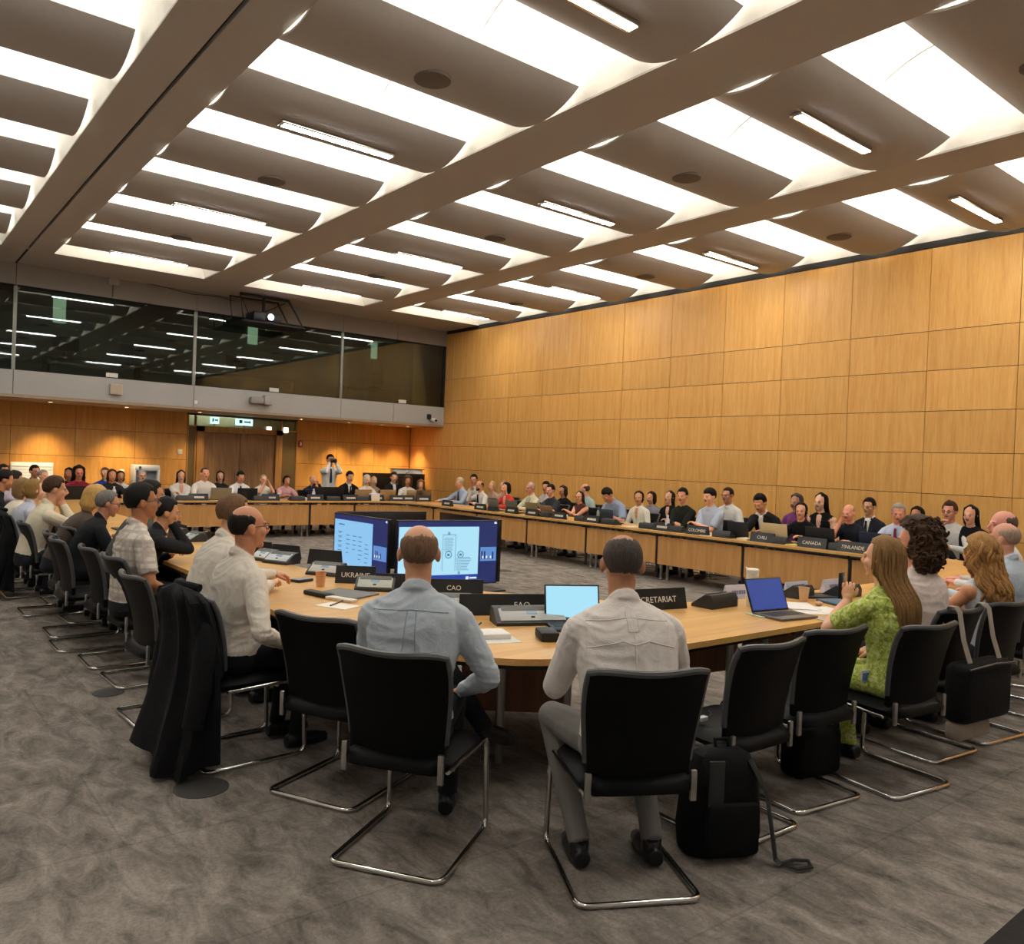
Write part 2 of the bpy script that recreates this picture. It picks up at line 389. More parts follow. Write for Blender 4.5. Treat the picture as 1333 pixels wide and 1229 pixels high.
for i, (x, z) in enumerate(((3.3, 3.75), (4.6, 3.7), (6.9, 3.75), (10.6, 3.72))):
    nm = ('behind the left pane near the mullion', 'behind the left pane further right', 'behind the middle pane', 'behind the right pane')[i]
    t = thing('booth_monitor', 'small dark monitor on the booth desk %s' % nm, 'monitor', (x, 19.25, 3.50)); q = MB(); q.box((0, 0, .05), (.2, .16, .02)); q.obj('base', BLACK, t)
    q = MB(); q.tube([(0, 0, .05), (0, 0, .2)], .02); q.obj('neck', BLACK, t); q = MB(); q.box((0, 0, .3), (.5, .04, .3), bev=.01); q.obj('screen', M('22302c', .2), t)
# ceiling ---------------------------------------------------------------
b = MB(); b.span((XL-.2, YF-.2, 5.95), (XR+.2, YB+.3, 6.05)); b.span((XL, 16.55, ZC), (XR, YB+.15, 5.9)); b.span((XL-.2, YF, ZC), (XR, -1.95, 5.9))
b.span((XL, 16.53, 5.08), (XR, 16.55, 5.9), 1)
struct('ceiling', b, [BEAMPAINT, WHITEPAINT])
BEAMS = [(-2.4, -1.62), (1.80, 2.60), (5.23, 6.03), (8.77, 9.46)]
BN = ['left', 'grooved', 'middle', 'right']
for i, (x0, x1) in enumerate(BEAMS):
    b = MB()
    if i == 1: b.span((x0, -1.95, ZC), (2.175, 16.55, 5.9)); b.span((2.215, -1.95, ZC), (x1, 16.55, 5.9)); b.span((2.17, -1.95, ZC+.05), (2.22, 17.9, 5.9), 1)
    else: b.span((x0, -1.95, ZC), (x1, 16.55, 5.9))
    struct('ceiling_beam_%d' % (i+1), b, [BEAMPAINT, MATTBLACK])
b = MB(); b.span((2.178, 16.54, ZC-.003), (2.212, YB, ZC+.02)); struct('trim_3', b, MATTBLACK)
BAYS = [(-1.62, 1.80), (2.60, 5.23), (6.03, 8.77), (9.46, 11.99)]
TIP0, PER, BW = 3.85, 1.816, 1.12
def crown(y):
    t = ((y-(TIP0+BW/2))/PER) % 1.0      # 0 at a baffle centre, .5 over the gap
    return 5.30+.46*math.sin(PI*t)**.8
for bi, (x0, x1) in enumerate(BAYS):
    b = MB(); nx, ny = 22, 136; L = x1-x0; vs = []; E_ = .45
    for i in range(nx+1):
        u = i/nx; x = x0+L*(.5-.5*math.cos(PI*u)) if False else x0+L*u
        d = min(x-x0, x1-x); kx = 1 if d > E_ else math.sqrt(max(0, 1-((E_-d)/E_)**2))
        for j in range(ny+1):
            y = -1.95+18.5*j/ny; vs.append((x, y, 5.1+(crown(y)-5.1)*kx))
    fs = [(i*(ny+1)+j, i*(ny+1)+j+1, (i+1)*(ny+1)+j+1, (i+1)*(ny+1)+j) for i in range(nx) for j in range(ny)]
    b.add(vs, fs)
    for sx in (x1-.98,):
        b.tube([(sx, -1.95+18.5*j/ny, crown(-1.95+18.5*j/ny)-.006) for j in range(ny+1)], .007, 5, 1)
    struct('ceiling_vault_%d' % (bi+1), b, [WHITEPAINT, M('8a8680', .8)], fix=False)
ORD = ['first', 'second', 'third', 'fourth', 'fifth', 'sixth', 'seventh', 'eighth', 'ninth', 'tenth', 'eleventh']
BAYTXT = ['left of the grooved beam', 'between grooved and middle beams', 'between middle and right beams', 'along the wood-panelled wall']
def baffle_mesh(L):
    b = MB(); n = 16; hw = BW/2; Rr = (hw*hw+.17**2)/.34; a0 = math.asin(hw/Rr); zc = 5.03+Rr
    top = []; th = .022
    outer = [(hw+Rr*math.sin(-a0+2*a0*i/n), zc-Rr*math.cos(-a0+2*a0*i/n)) for i in range(n+1)]
    inner = [(hw+(Rr-th)*math.sin(-a0+2*a0*i/n), zc-(Rr-th)*math.cos(-a0+2*a0*i/n)) for i in range(n+1)]
    vs = []; 
    for x in (0, L):
        vs += [(x, p[0], p[1]) for p in outer]+[(x, p[0], p[1]) for p in inner]
    N = n+1; fs = []; ms = []
    for i in range(n):
        fs.append((i, i+1, 2*N+i+1, 2*N+i)); fs.append((N+i, 3*N+i, 3*N+i+1, N+i+1))
        fs.append((i, N+i, N+i+1, i+1)); fs.append((2*N+i, 2*N+i+1, 3*N+i+1, 3*N+i))
    b.add(vs, fs, 0)
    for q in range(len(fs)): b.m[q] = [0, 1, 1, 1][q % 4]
    b.add(vs, [(0, 2*N, 3*N, N)], 1); b.add(vs, [(n, N+n, 3*N+n, 2*N+n)], 1)
    return b
LAMPPX = {}
lamp_em = EM('fcfbf7', 36., 'lamp_diffuser')
for bi, (x0, x1) in enumerate(BAYS):
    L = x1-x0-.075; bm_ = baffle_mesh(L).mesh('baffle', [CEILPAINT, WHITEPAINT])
    for i in range(-3, 7):
        y = TIP0+PER*i
        o = bpy.data.objects.new('ceiling_baffle', bm_); C.objects.link(o); o.location = (x0+.002, y, 0)
        tag(o, 'curved ceiling baffle, %s from the back wall, %s' % (ORD[6-i], BAYTXT[bi]), 'ceiling baffle', 'curved ceiling baffles')
        la = bpy.data.lights.new('cove_lamp', 'AREA'); la.shape = 'RECTANGLE'; la.size = L-.1; la.size_y = .5; la.energy = 16; la.color = (.995, .99, .98)
        lo = bpy.data.objects.new('cove_lamp', la); C.objects.link(lo); lo.location = (x0+.002+L/2, y+BW/2, 5.26); lo.rotation_euler = (PI, 0, 0)
        xm = x0+.002+L*.5
        if i % 2 == 0:
            ll = 1.30
            t = thing('ceiling_light', 'linear ceiling light in the %s baffle from the back, %s' % (ORD[6-i], BAYTXT[bi]), 'ceiling light', (xm, y+BW/2-.03, 5.03), 0, 'linear ceiling lights')
            q = MB(); q.box((0, 0, -.012), (ll, .13, .05), bev=.008); q.obj('housing', CHROME, t)
            q = MB(); q.box((0, -.012, -.038), (ll-.05, .085, .006)); q.obj('diffuser', lamp_em, t)
        else:
            t = MB(); t.lathe([(.0, -.012), (.15, -.012), (.165, -.006), (.165, .03), (0, .03)], 28, 0)
            o = t.obj('ceiling_speaker', M('6f665e', .8)); o.location = (xm, y+BW/2-.03, 5.03)
            tag(o, 'round ceiling speaker in the %s baffle from the back, %s' % (ORD[6-i], BAYTXT[bi]), 'speaker', 'ceiling speakers')
# door vestibule -------------------------------------------------------
b = MB()
b.span((6.14, YR-.10, 0), (6.30, YR+.12, 2.26)); b.span((8.06, YR-.10, 0), (8.22, YR+.12, 2.26)); b.span((6.14, YR-.10, 2.14), (8.22, YR+.12, 2.26))
df = struct('door_frame_1', b, FRAMEWOOD)
for i, (x0, x1) in enumerate(((6.30, 7.18), (7.185, 8.06))):
    b = MB(); b.span((x0+.004, YR-.02, .01), (x1-.004, YR+.03, 2.135)); d = struct('door_%d' % (i+1), b, DOORWOOD)
    hx = x1-.1 if i == 0 else x0+.1
    b = MB(); b.tube([(hx, YR-.02, .85), (hx, YR-.08, .87), (hx, YR-.08, 1.2), (hx, YR-.02, 1.22)], .012); b.obj('door_handle', STEEL, d)
SIDEGLASS = M('6b5a3c', .15, 0, .6)
for i, (x0, x1) in enumerate(((5.93, 6.14), (8.22, 8.65))):
    b = MB(); b.span((x0+.02, YR+.02, 0), (x1-.02, YR+.05, 2.24)); w = struct('window_%d' % (6+i), b, SIDEGLASS)
    b = MB(); b.span((x0, YR-.02, 0), (x0+.03, YR+.07, 2.52)); b.span((x1-.03, YR-.02, 0), (x1, YR+.07, 2.52)); b.obj('window_frame', FRAMEWOOD, w)
b = MB(); b.span((5.95, YR+.02, 2.27), (8.63, YR+.03, 2.52)); w = struct('window_8', b, CLEARGLASS)
b = MB(); b.span((5.93, YR-.02, 2.24), (8.65, YR+.06, 2.275)); b.obj('window_frame', FRAMEWOOD, w)
b = MB(); b.span((5.8, YR+.2, 1.9), (8.8, YR+2.2, 1.95)); b.span((5.8, YR+2.1, 1.9), (8.8, YR+2.2, 2.9), 1); b.span((5.8, YR+.2, 2.8), (8.8, YR+2.2, 2.9)); b.span((5.7, YR+.2, 1.9), (5.8, YR+2.2, 2.9)); b.span((8.8, YR+.2, 1.9), (8.9, YR+2.2, 2.9))
struct('wall_corridor', b, [M('c9bfa2', .8), M('ded6b8', .8)])
def plate_at(name, label, cat, px, py, y, w_, h_, d_, mats, bev=.006, group=None):
    c = on_y(px, py, y); t = MB(); t.box((0, 0, 0), (w_, d_, h_), bev=bev); o = t.obj(name, mats); o.location = (c.x, y-d_/2, c.z); tag(o, label, cat, group); return o
o = plate_at('wall_switch', 'small white switch plate on the veneer wall left of the door', 'switch', 234, 588, YR-.004, .11, .11, .02, M('d9d2c4', .5))
# exit signs over the doors
for px, lab, w_ in ((279.5, 'pale blue lit exit sign over the left door leaf', .2), (318, 'wide blue-green lit exit sign over the right door leaf', .42)):
    c = on_y(px, 544, YR-.14); t = thing('exit_sign', lab, 'exit sign', (c.x, YR-.14, 2.27))
    q = MB(); q.box((0, 0, .14), (w_, .04, .16), bev=.006); q.obj('sign_face', EM('bfeef0', .75), t)
    q = MB(); q.box((0, 0, .03), (.03, .03, .07)); q.obj('bracket', STEEL, t)
    q = MB(); q.span((-w_*.3, -.023, .11), (-w_*.12, -.0205, .19)); q.span((-w_*.02, -.023, .13), (w_*.3, -.0205, .165)); q.span((w_*.3, -.023, .115), (w_*.36, -.0205, .18)); q.obj('pictogram', M('1d7a70', .5), t)
for px, lab in ((350, 'square glowing wall lamp behind the transom above the right door'), (372, 'square glowing wall lamp at the right end of the transom')):
    c = on_y(px, 559 if px < 360 else 560, YR-.05); t = thing('wall_lamp', lab, 'wall lamp', (c.x, YR-.06, c.z)); q = MB(); q.box((0, 0, 0), (.11, .06, .13), bev=.008); q.obj('lamp_glass', EM('fff8dc', 1.3), t)
    q = MB(); q.box((0, .045, -.05), (.05, .06, .1)); q.obj('bracket', STEEL, t)
t = thing('fire_alarm', 'small red fire alarm call point right of the door', 'fire alarm', on_y(391, 578, YR-.02)[:]); q = MB(); q.box((0, 0, 0), (.11, .05, .16), bev=.008); q.obj('case', M('a5382a', .5), t); q = MB(); q.box((0, -.027, 0), (.045, .006, .09)); q.obj('press_plate', M('e6ded2', .5), t)
# fixtures on the parapet and fascia
t = thing('wall_speaker', 'small beige square speaker on the grey booth parapet', 'speaker', on_y(151, 507, YB-.05)[:]); q = MB(); q.box((0, 0, 0), (.24, .1, .22), bev=.02); q.obj('case', M('c3b5a0', .6), t); q = MB(); q.box((0, -.053, 0), (.2, .008, .18)); q.obj('grille', M('b8aa96', .8), t)
p = on_y(344, 522, YB-.12); t = thing('camera_unit', 'grey box camera on a swivel arm mounted on the booth parapet', 'camera', (p.x, YB-.12, p.z)); q = MB(); q.box((-.17, .02, .0), (.3, .16, .15), bev=.03); q.obj('body', M('8d8a86', .5), t); q = MB(); q.box((.07, 0, .02), (.2, .2, .22), bev=.04); q.obj('head', M('a5a19b', .5), t); q = MB(); q.tube([(0, .14, 0), (0, 0, 0)], .03); q.obj('arm', M('77746f', .5), t)
p = on_y(561, 545, YB-.06); t = thing('security_camera', 'small white security camera at the right end of the parapet', 'camera', (p.x, YB-.06, p.z)); q = MB(); q.box((-.05, .02, .05), (.09, .1, .12), bev=.01); q.obj('mount', BLACK, t); q = MB(); q.tube([(.03, .02, -.02), (.05, -.16, -.05)], .05, 14); q.obj('body', M('e0ddd8', .4), t); q = MB(); q.tube([(.05, -.16, -.05), (.051, -.175, -.053)], .035, 14); q.obj('lens', MATTBLACK, t)
p = on_y(254.5, 524, YB-.012); t = MB(); t.box((0, 0, 0), (.07, .03, .08), bev=.006); o = t.obj('socket_plate', M('d8d5d0', .5)); o.location = (p.x, YB-.025, p.z); tag(o, 'tiny white socket plate under the second booth mullion', 'socket')
p = on_y(148, 366, YB-.06); t = thing('mounted_junction_box', 'beige junction box on the fascia above the booth glass', 'junction box', (p.x, YB-.05, p.z)); q = MB(); q.box((0, 0, 0), (.2, .1, .15), bev=.01); q.obj('box', M('a79c90', .6), t); q = MB(); q.tube([(0, 0, -.07), (0, .02, -.3)], .006); q.obj('conduit', DARKGREY, t)
for i, px in enumerate((146, 357, 524)):
    py = (487, 507, 523)[i]; c = on_y(px, py, YB+.03); t = MB(); t.box((0, 0, 0), (.22, .012, .085)); o = t.obj('glass_label', M('d5d2cc', .6)); o.location = (c.x, YB+.04, 3.135)
    tag(o, 'small white label at the foot of the %s booth pane' % ('left', 'middle', 'right')[i], 'label')
pts = [on_y(150, 361, YB-.03)]+[on_y(x, y, YB-.03) for x, y in ((175, 365), (215, 374), (250, 383), (285, 386), (305, 392))]
t = MB(); t.tube(pts, .007, 6); tag(t.obj('cable', BLACK), 'thin black cable sagging from the junction box to the projector', 'cable')
# projector hanging in its black cage
p = on_y(342, 402, YB-.5)
t = thing('projector', 'black ceiling projector with glowing lens inside its open cage', 'projector', (p.x, YB-.55, 4.62))
q = MB(); q.box((0, 0, 0), (.62, .5, .2), bev=.03); q.obj('body', M('1b1c20', .4), t)
q = MB(); q.tube([(.05, -.25, 0), (.05, -.31, 0)], .085, 18); q.obj('lens_ring', DARKGREY, t)
q = MB(); q.lathe([(0, .012), (.06, .008), (.066, 0), (0, 0)], 16, 0, Matrix.Translation((.05, -.312, 0)) @ Matrix.Rotation(PI/2, 4, 'X')); q.obj('lens', EM('dfe3ff', 6., 'projector_lens'), t)
q = MB(); q.tube([(0, 0, .1), (0, 0, .46)], .035); q.obj('mount', BLACK, t)
t = thing('projector_cage', 'black angled frame cage hung around the projector', 'cage', (p.x, YB-.5, 4.48))
for nm, pts in (('rail', [(-.62, -.32, .55), (-.55, -.36, .0), (.8, -.36, .0), (.45, -.32, .55)]), ('rail', [(-.62, .3, .6), (-.55, .3, .0), (.8, .3, .0), (.45, .3, .6)])):
    q = MB(); q.tube(pts, .032, 6, closed=True); q.obj(nm, BLACK, t)
q = MB(); q.span((-.6, -.38, -.02), (.84, .32, .0)); q.obj('tray', MATTBLACK, t)
q = MB(); q.tube([(-.6, -.3, .5), (-.3, -.1, .1), (.4, -.3, .5)], .012, 6); q.obj('cable_loop', BLACK, t)
# louvred white board, water dispenser, cup tube
t = thing('slatted_board', 'white slatted board leaning on the back wall behind the left row', 'board', (2.8, YR-.05, 0)); q = MB(); q.box((0, 0, .65), (.78, .03, 1.3), bev=.006); q.obj('board', M('dfe3e2', .5), t)
q = MB()
for i in range(9): q.box((0, -.02, .74+.062*i), (.74, .014, .038))
q.obj('slats', M('f0f3f2', .5), t)
t = thing('water_dispenser', 'light grey water dispenser with a dark bay against the back wall', 'water dispenser', (4.98, YR-.28, 0))
q = MB(); q.box((0, .06, .45), (.54, .36, .9), bev=.02); q.box((0, .15, 1.06), (.54, .18, .4), bev=.02); q.box((0, .06, 1.25), (.54, .36, .13), bev=.02); q.box((-.25, .06, 1.06), (.05, .36, .4), bev=.01); q.box((.25, .06, 1.06), (.05, .36, .4), bev=.01); q.obj('body', M('c3c7cc', .4), t)
q = MB(); q.box((-.15, -.123, 1.26), (.05, .01, .05)); q.obj('button', DARKGREY, t); q = MB(); q.tube([(0, .0, 1.19), (0, .0, 1.1)], .02); q.obj('spout', STEEL, t)
q = MB(); q.box((0, .05, 1.05), (.45, .03, .3)); q.obj('recess_panel', M('777c84', .5), t)
t = thing('cup_dispenser', 'cream tube of paper cups beside the water dispenser', 'cup dispenser', (4.52, YR-.12, 1.0)); q = MB(); q.lathe([(0, -.25), (.05, -.25), (.055, .18), (.03, .2), (0, .2)], 16); q.obj('tube', M('e6ddc2', .5), t); q = MB(); q.box((0, .08, 0), (.06, .08, .05)); q.obj('bracket', STEEL, t)
# equipment cabinet in the far right corner
t = thing('equipment_cabinet', 'black cabinet with a white equipment front in the far right corner', 'cabinet', (11.36, 18.72, 0), R(-20))
q = MB(); q.box((0, 0, .5), (.8, .6, 1.0), bev=.015); q.obj('body', MATTBLACK, t)
q = MB(); q.box((0, -.02, 1.2), (.76, .5, .4), bev=.01); q.obj('white_unit', M('d9d6d0', .5), t)
q = MB(); q.box((-.3, -.275, 1.16), (.06, .01, .24)); q.box((.16, -.275, 1.09), (.3, .01, .07)); q.tube([(.05, -.275, 1.36), (-.06, -.285, 1.3), (.0, -.285, 1.2), (.1, -.275, 1.12)], .008, 6); q.obj('cables', BLACK, t)
q = MB(); q.box((0, 0, 1.415), (.86, .6, .02)); q.obj('lid', M('8a5a3a', .5), t)
# downlights under the booth
for i, x in enumerate((3.0, 4.45, 6.0, 8.45, 9.75, 10.7, 11.5)):
    t = thing('downlight', 'small round downlight in the soffit under the booth, %s from the left' % ORD[i], 'downlight', (x, 18.95, 2.553), 0, 'downlights under the booth')
    q = MB(); q.lathe([(.05, -.004), (.062, -.004), (.062, .02), (.05, .02)], 20, cap=False); q.obj('ring', STEEL, t)
    q = MB(); q.lathe([(0, -.001), (.05, -.001), (.05, .01), (0, .01)], 20); q.obj('lamp', EM('ffd9a0', 6.), t)
    la = bpy.data.lights.new('downlight_beam', 'SPOT'); la.energy = 125 if i not in (2, 3) else 44; la.spot_size = R(82); la.spot_blend = 1; la.color = (1, .74, .38); la.shadow_soft_size = .05
    lo = bpy.data.objects.new('downlight_beam', la); C.objects.link(lo); lo.location = (x, 18.95, 2.53); lo.rotation_euler = (R(9), 0, 0)
la = bpy.data.lights.new('corridor_lamp', 'AREA'); la.size = 1.5; la.energy = 55; la.color = (.9, 1, .85); lo = bpy.data.objects.new('corridor_lamp', la); C.objects.link(lo); lo.location = (7.2, YR+1.2, 2.78)
# floor outlets
for (px, py), r_, lab in (((141, 902), .1, 'round dark floor outlet cover behind the checked shirt'), ((262, 1026), .13, 'round dark floor outlet cover beside the draped jacket'), ((655, 743), .13, 'round floor outlet cover in the carpet right of the screens'), ((1085, 962), .12, 'round floor outlet cover beneath the right-hand chairs')):
    c = G(px, py); t = MB(); t.lathe([(0, .008), (r_*.86, .008), (r_, .004), (r_, 0), (0, 0)], 32); o = t.obj('floor_outlet', M('3e3c3a', .6)); o.location = c; tag(o, lab, 'floor outlet')
# ================================================================ CAMERA, VIEW
cam = bpy.data.cameras.new('camera'); co = bpy.data.objects.new('camera', cam); C.objects.link(co)
cam.sensor_fit = 'HORIZONTAL'; cam.sensor_width = 36; cam.lens = FPX/1333*36; cam.clip_start = .05; cam.clip_end = 100
m3 = Matrix((CR, -CD, -_f)).transposed(); co.matrix_world = Matrix.Translation(EYE) @ m3.to_4x4()
sc = bpy.context.scene; sc.camera = co
sc.view_settings.view_transform = 'Standard'; sc.view_settings.look = 'None'; sc.view_settings.gamma = 1; sc.view_settings.exposure = 1.08
sc.view_settings.use_curve_mapping = False
w = bpy.data.worlds.new('world'); sc.world = w; w.use_nodes = True; w.node_tree.nodes['Background'].inputs[0].default_value = (.9, .93, 1, 1); w.node_tree.nodes['Background'].inputs[1].default_value = .02
sc.cycles.max_bounces = 10; sc.cycles.diffuse_bounces = 6; sc.cycles.glossy_bounces = 4; sc.cycles.transparent_max_bounces = 8; sc.cycles.sample_clamp_indirect = 6; sc.cycles.use_denoising = True
sc.cycles.caustics_reflective = False; sc.cycles.caustics_refractive = False
# ================================================================ TABLES
def poly_top(b, poly, z1, th, mat):
    b.prism(poly, z1-th, z1, mat)
UNDER = M('2a211b', .8, name='table_underside')
def table(label, inner, outer, front, legs, group='conference table ring', topmat=TOPWOOD, panel=True, seam=True):
    """inner / outer: matching point lists (plan); front: veneer of the modesty panel on the inner side."""
    n = len(inner); cx = sum(p[0] for p in inner+outer)/(2*n); cy = sum(p[1] for p in inner+outer)/(2*n)
    t = thing('conference_table', label, 'table', (cx, cy, 0), 0, group)
    L = lambda p: V((p[0]-cx, p[1]-cy, 0))
    I = [L(p) for p in inner]; O = [L(p) for p in outer]
    q = MB(); poly = [(p.x, p.y) for p in I]+[(p.x, p.y) for p in reversed(O)]
    q.prism(poly, TZ-.032, TZ, 0); q.prism([(p[0]*.985, p[1]*.985) for p in poly], TZ-.055, TZ-.0325, 1)
    q.obj('table_top', [topmat, UNDER], t)
    if panel:
        inset = .04; q = MB()
        pts = [I[i]+(O[i]-I[i]).normalized()*inset for i in range(n)]
        e0 = (pts[1]-pts[0]).normalized()*.025; e1 = (pts[-1]-pts[-2]).normalized()*.025
        pts[0] = pts[0]+e0; pts[-1] = pts[-1]-e1
        pin = pts; pout = [pts[i]+(O[i]-I[i]).normalized()*.02 for i in range(n)]
        vs = [p+V((0, 0, z)) for z in (.25, TZ-.075) for p in pin]+[p+V((0, 0, z)) for z in (.25, TZ-.075) for p in pout]
        fs = []; fm = []
        for i in range(n-1):
            fs += [(i, i+1, n+i+1, n+i), (2*n+i, 3*n+i, 3*n+i+1, 2*n+i+1), (n+i, n+i+1, 3*n+i+1, 3*n+i), (i, 2*n+i, 2*n+i+1, i+1)]; fm += [0, 1, 0, 0]
        fs += [(0, n, 3*n, 2*n), (n-1, 3*n-1, 4*n-1, 2*n-1)]; fm += [0, 0]
        q.add(vs, fs, 0, False)
        for k_, mm in enumerate(fm): q.m[k_] = mm
        q.obj('modesty_panel', [front, DARKWOOD], t)
    if seam:
        p = I[0]+(O[0]-I[0]).normalized()*.06
        q = MB(); q.tube([(p.x, p.y, .05), (p.x, p.y, TZ-.06)], .022, 8); a = (I[1]-I[0]).normalized()*.10
        q.tube([p+a+V((0, 0, TZ-.075)), p-a*.7+V((0, 0, TZ-.075))], .022, 8); q.obj('post', BLACK, t)
    for u, w_ in legs:
        k_ = u*(n-1); i = min(int(k_), n-2); f = k_-i; pi = I[i].lerp(I[i+1], f); po = O[i].lerp(O[i+1], f); p = pi.lerp(po, w_)
        q = MB(); q.tube([(p.x, p.y, .015), (p.x, p.y, TZ-.05)], .024, 12); q.lathe([(0, 0), (.035, 0), (.03, .018), (0, .018)], 12, 0, Matrix.Translation(p)); q.obj('leg', STEEL, t)
    return t
XI, XO, YI, YO = 9.28, 10.08, 15.5, 16.3
sy = [5.08+1.523*i for i in range(7)]
for i in range(6):
    table('right-row table module with honey veneer front, %s from the far corner' % ORD[5-i], [(XI, sy[i]), (XI, sy[i+1])], [(XO, sy[i]), (XO, sy[i+1])], FRONTWOOD, [(.04, .3), (.96, .3), (.04, .85), (.96, .85)])
def arc(cx, cy, r, a0, a1, n=9): return [(cx+r*math.cos(R(a0+(a1-a0)*i/(n-1))), cy+r*math.sin(R(a0+(a1-a0)*i/(n-1)))) for i in range(n)]
yc = sy[6]; r_ = .8
table('rounded table corner module where the right and far rows meet', [(XI, yc)]+arc(XI-r_, YI-r_, r_, 0, 90)+[(8.2, YI)], [(XO, yc)]+arc(XO-1.6, YO-1.6, 1.6, 0, 90)+[(8.2, YO)], FRONTWOOD, [(.02, .5), (.97, .5), (.5, .8)])
fxs = [8.2, 7.19, 5.66, 4.14]
for i in range(3):
    table('far-row table module with veneer front, %s from the right corner' % ORD[i], [(fxs[i], YI), (fxs[i+1], YI)], [(fxs[i], YO), (fxs[i+1], YO)], FRONTWOOD, [(.05, .3), (.95, .3), (.05, .85), (.95, .85)])
xi, xo = 2.82, 1.98
lys = [6.45, 7.95, 9.45, 10.95, 12.45, 13.95]
for i in range(5):
    table('left-row table module, %s from the near rounded corner' % ORD[i], [(xi, lys[i+1]), (xi, lys[i])], [(xo, lys[i+1]), (xo, lys[i])], FRONTWOOD, [(.05, .3), (.95, .3), (.05, .85), (.95, .85)])
table('rounded far left table corner module', [(4.14, YI)]+arc(xi+1.2, YI-1.2, 1.2, 90, 180)+[(xi, 13.95)], [(4.14, YO)]+arc(xo+1.6, YO-1.6, 1.6, 90, 180)+[(xo, 13.95)], FRONTWOOD, [(.05, .5), (.95, .5)])
near_in = [(2.82, 6.45), (2.86, 6.0), (3.0, 5.5), (3.24, 5.0), (3.55, 4.52), (3.95, 4.02), (4.3, 3.72), (4.65, 3.58), (4.98, 3.54)]
near_out = [(1.98, 6.45), (1.95, 5.6), (1.92, 4.8), (1.90, 4.1), (1.98, 3.62), (2.20, 3.18), (2.52, 2.87), (3.1, 2.76), (4.4, 2.735)]
def dense(ps, k=4):
    out = []
    P = [V((p[0], p[1], 0)) for p in ps]; P = [P[0]*2-P[1]]+P+[P[-1]*2-P[-2]]
    for i in range(1, len(P)-2):
        for j in range(k):
            t = j/k; a, b_, c, d = P[i-1], P[i], P[i+1], P[i+2]
            out.append(tuple((.5*((2*b_)+(c-a)*t+(2*a-5*b_+4*c-d)*t*t+(3*b_-a-3*c+d)*t**3))[:2]))
    return out+[tuple(ps[-1])]
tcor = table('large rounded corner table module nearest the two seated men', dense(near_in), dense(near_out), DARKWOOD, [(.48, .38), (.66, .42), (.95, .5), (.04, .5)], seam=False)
nx_ = [4.98, 6.5, 7.9]; nxo = [4.4, 6.2, 7.9]
for i in range(2):
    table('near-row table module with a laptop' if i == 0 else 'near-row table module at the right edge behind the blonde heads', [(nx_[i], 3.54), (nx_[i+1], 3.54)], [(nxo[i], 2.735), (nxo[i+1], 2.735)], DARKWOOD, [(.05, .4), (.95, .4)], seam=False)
table('near right rounded table corner module beside the bald men', [(7.9, 3.54)]+arc(XI-1.4, 3.54+1.4, 1.4, -85, 0)+[(XI, 5.08)], [(7.9, 2.735)]+arc(XO-2.1, 2.735+2.1, 2.1, -85, 0)+[(XO, 5.08)], FRONTWOOD, [(.05, .5), (.95, .5), (.5, .8)], seam=False)

def depth_pt(px, py, D): r = ray(px, py); return EYE+r*(D/FPX)
for tt, (pa, pb), D in ((tcor, (600, 742), 4.62),):
    A, B = depth_pt(pa, 900, D), depth_pt(pb, 900, D); d = (B-A); d.z = 0; mid = (A+B)/2; a = math.atan2(d.y, d.x)
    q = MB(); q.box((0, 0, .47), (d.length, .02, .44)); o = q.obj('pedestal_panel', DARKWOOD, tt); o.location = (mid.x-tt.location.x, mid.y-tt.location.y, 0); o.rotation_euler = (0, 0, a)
    for px in (652, 738):
        p = depth_pt(px, 900, D-.12); q = MB(); q.tube([(0, 0, .0), (0, 0, TZ-.05)], .026, 12); o = q.obj('leg', STEEL, tt); o.location = (p.x-tt.location.x, p.y-tt.location.y, 0)
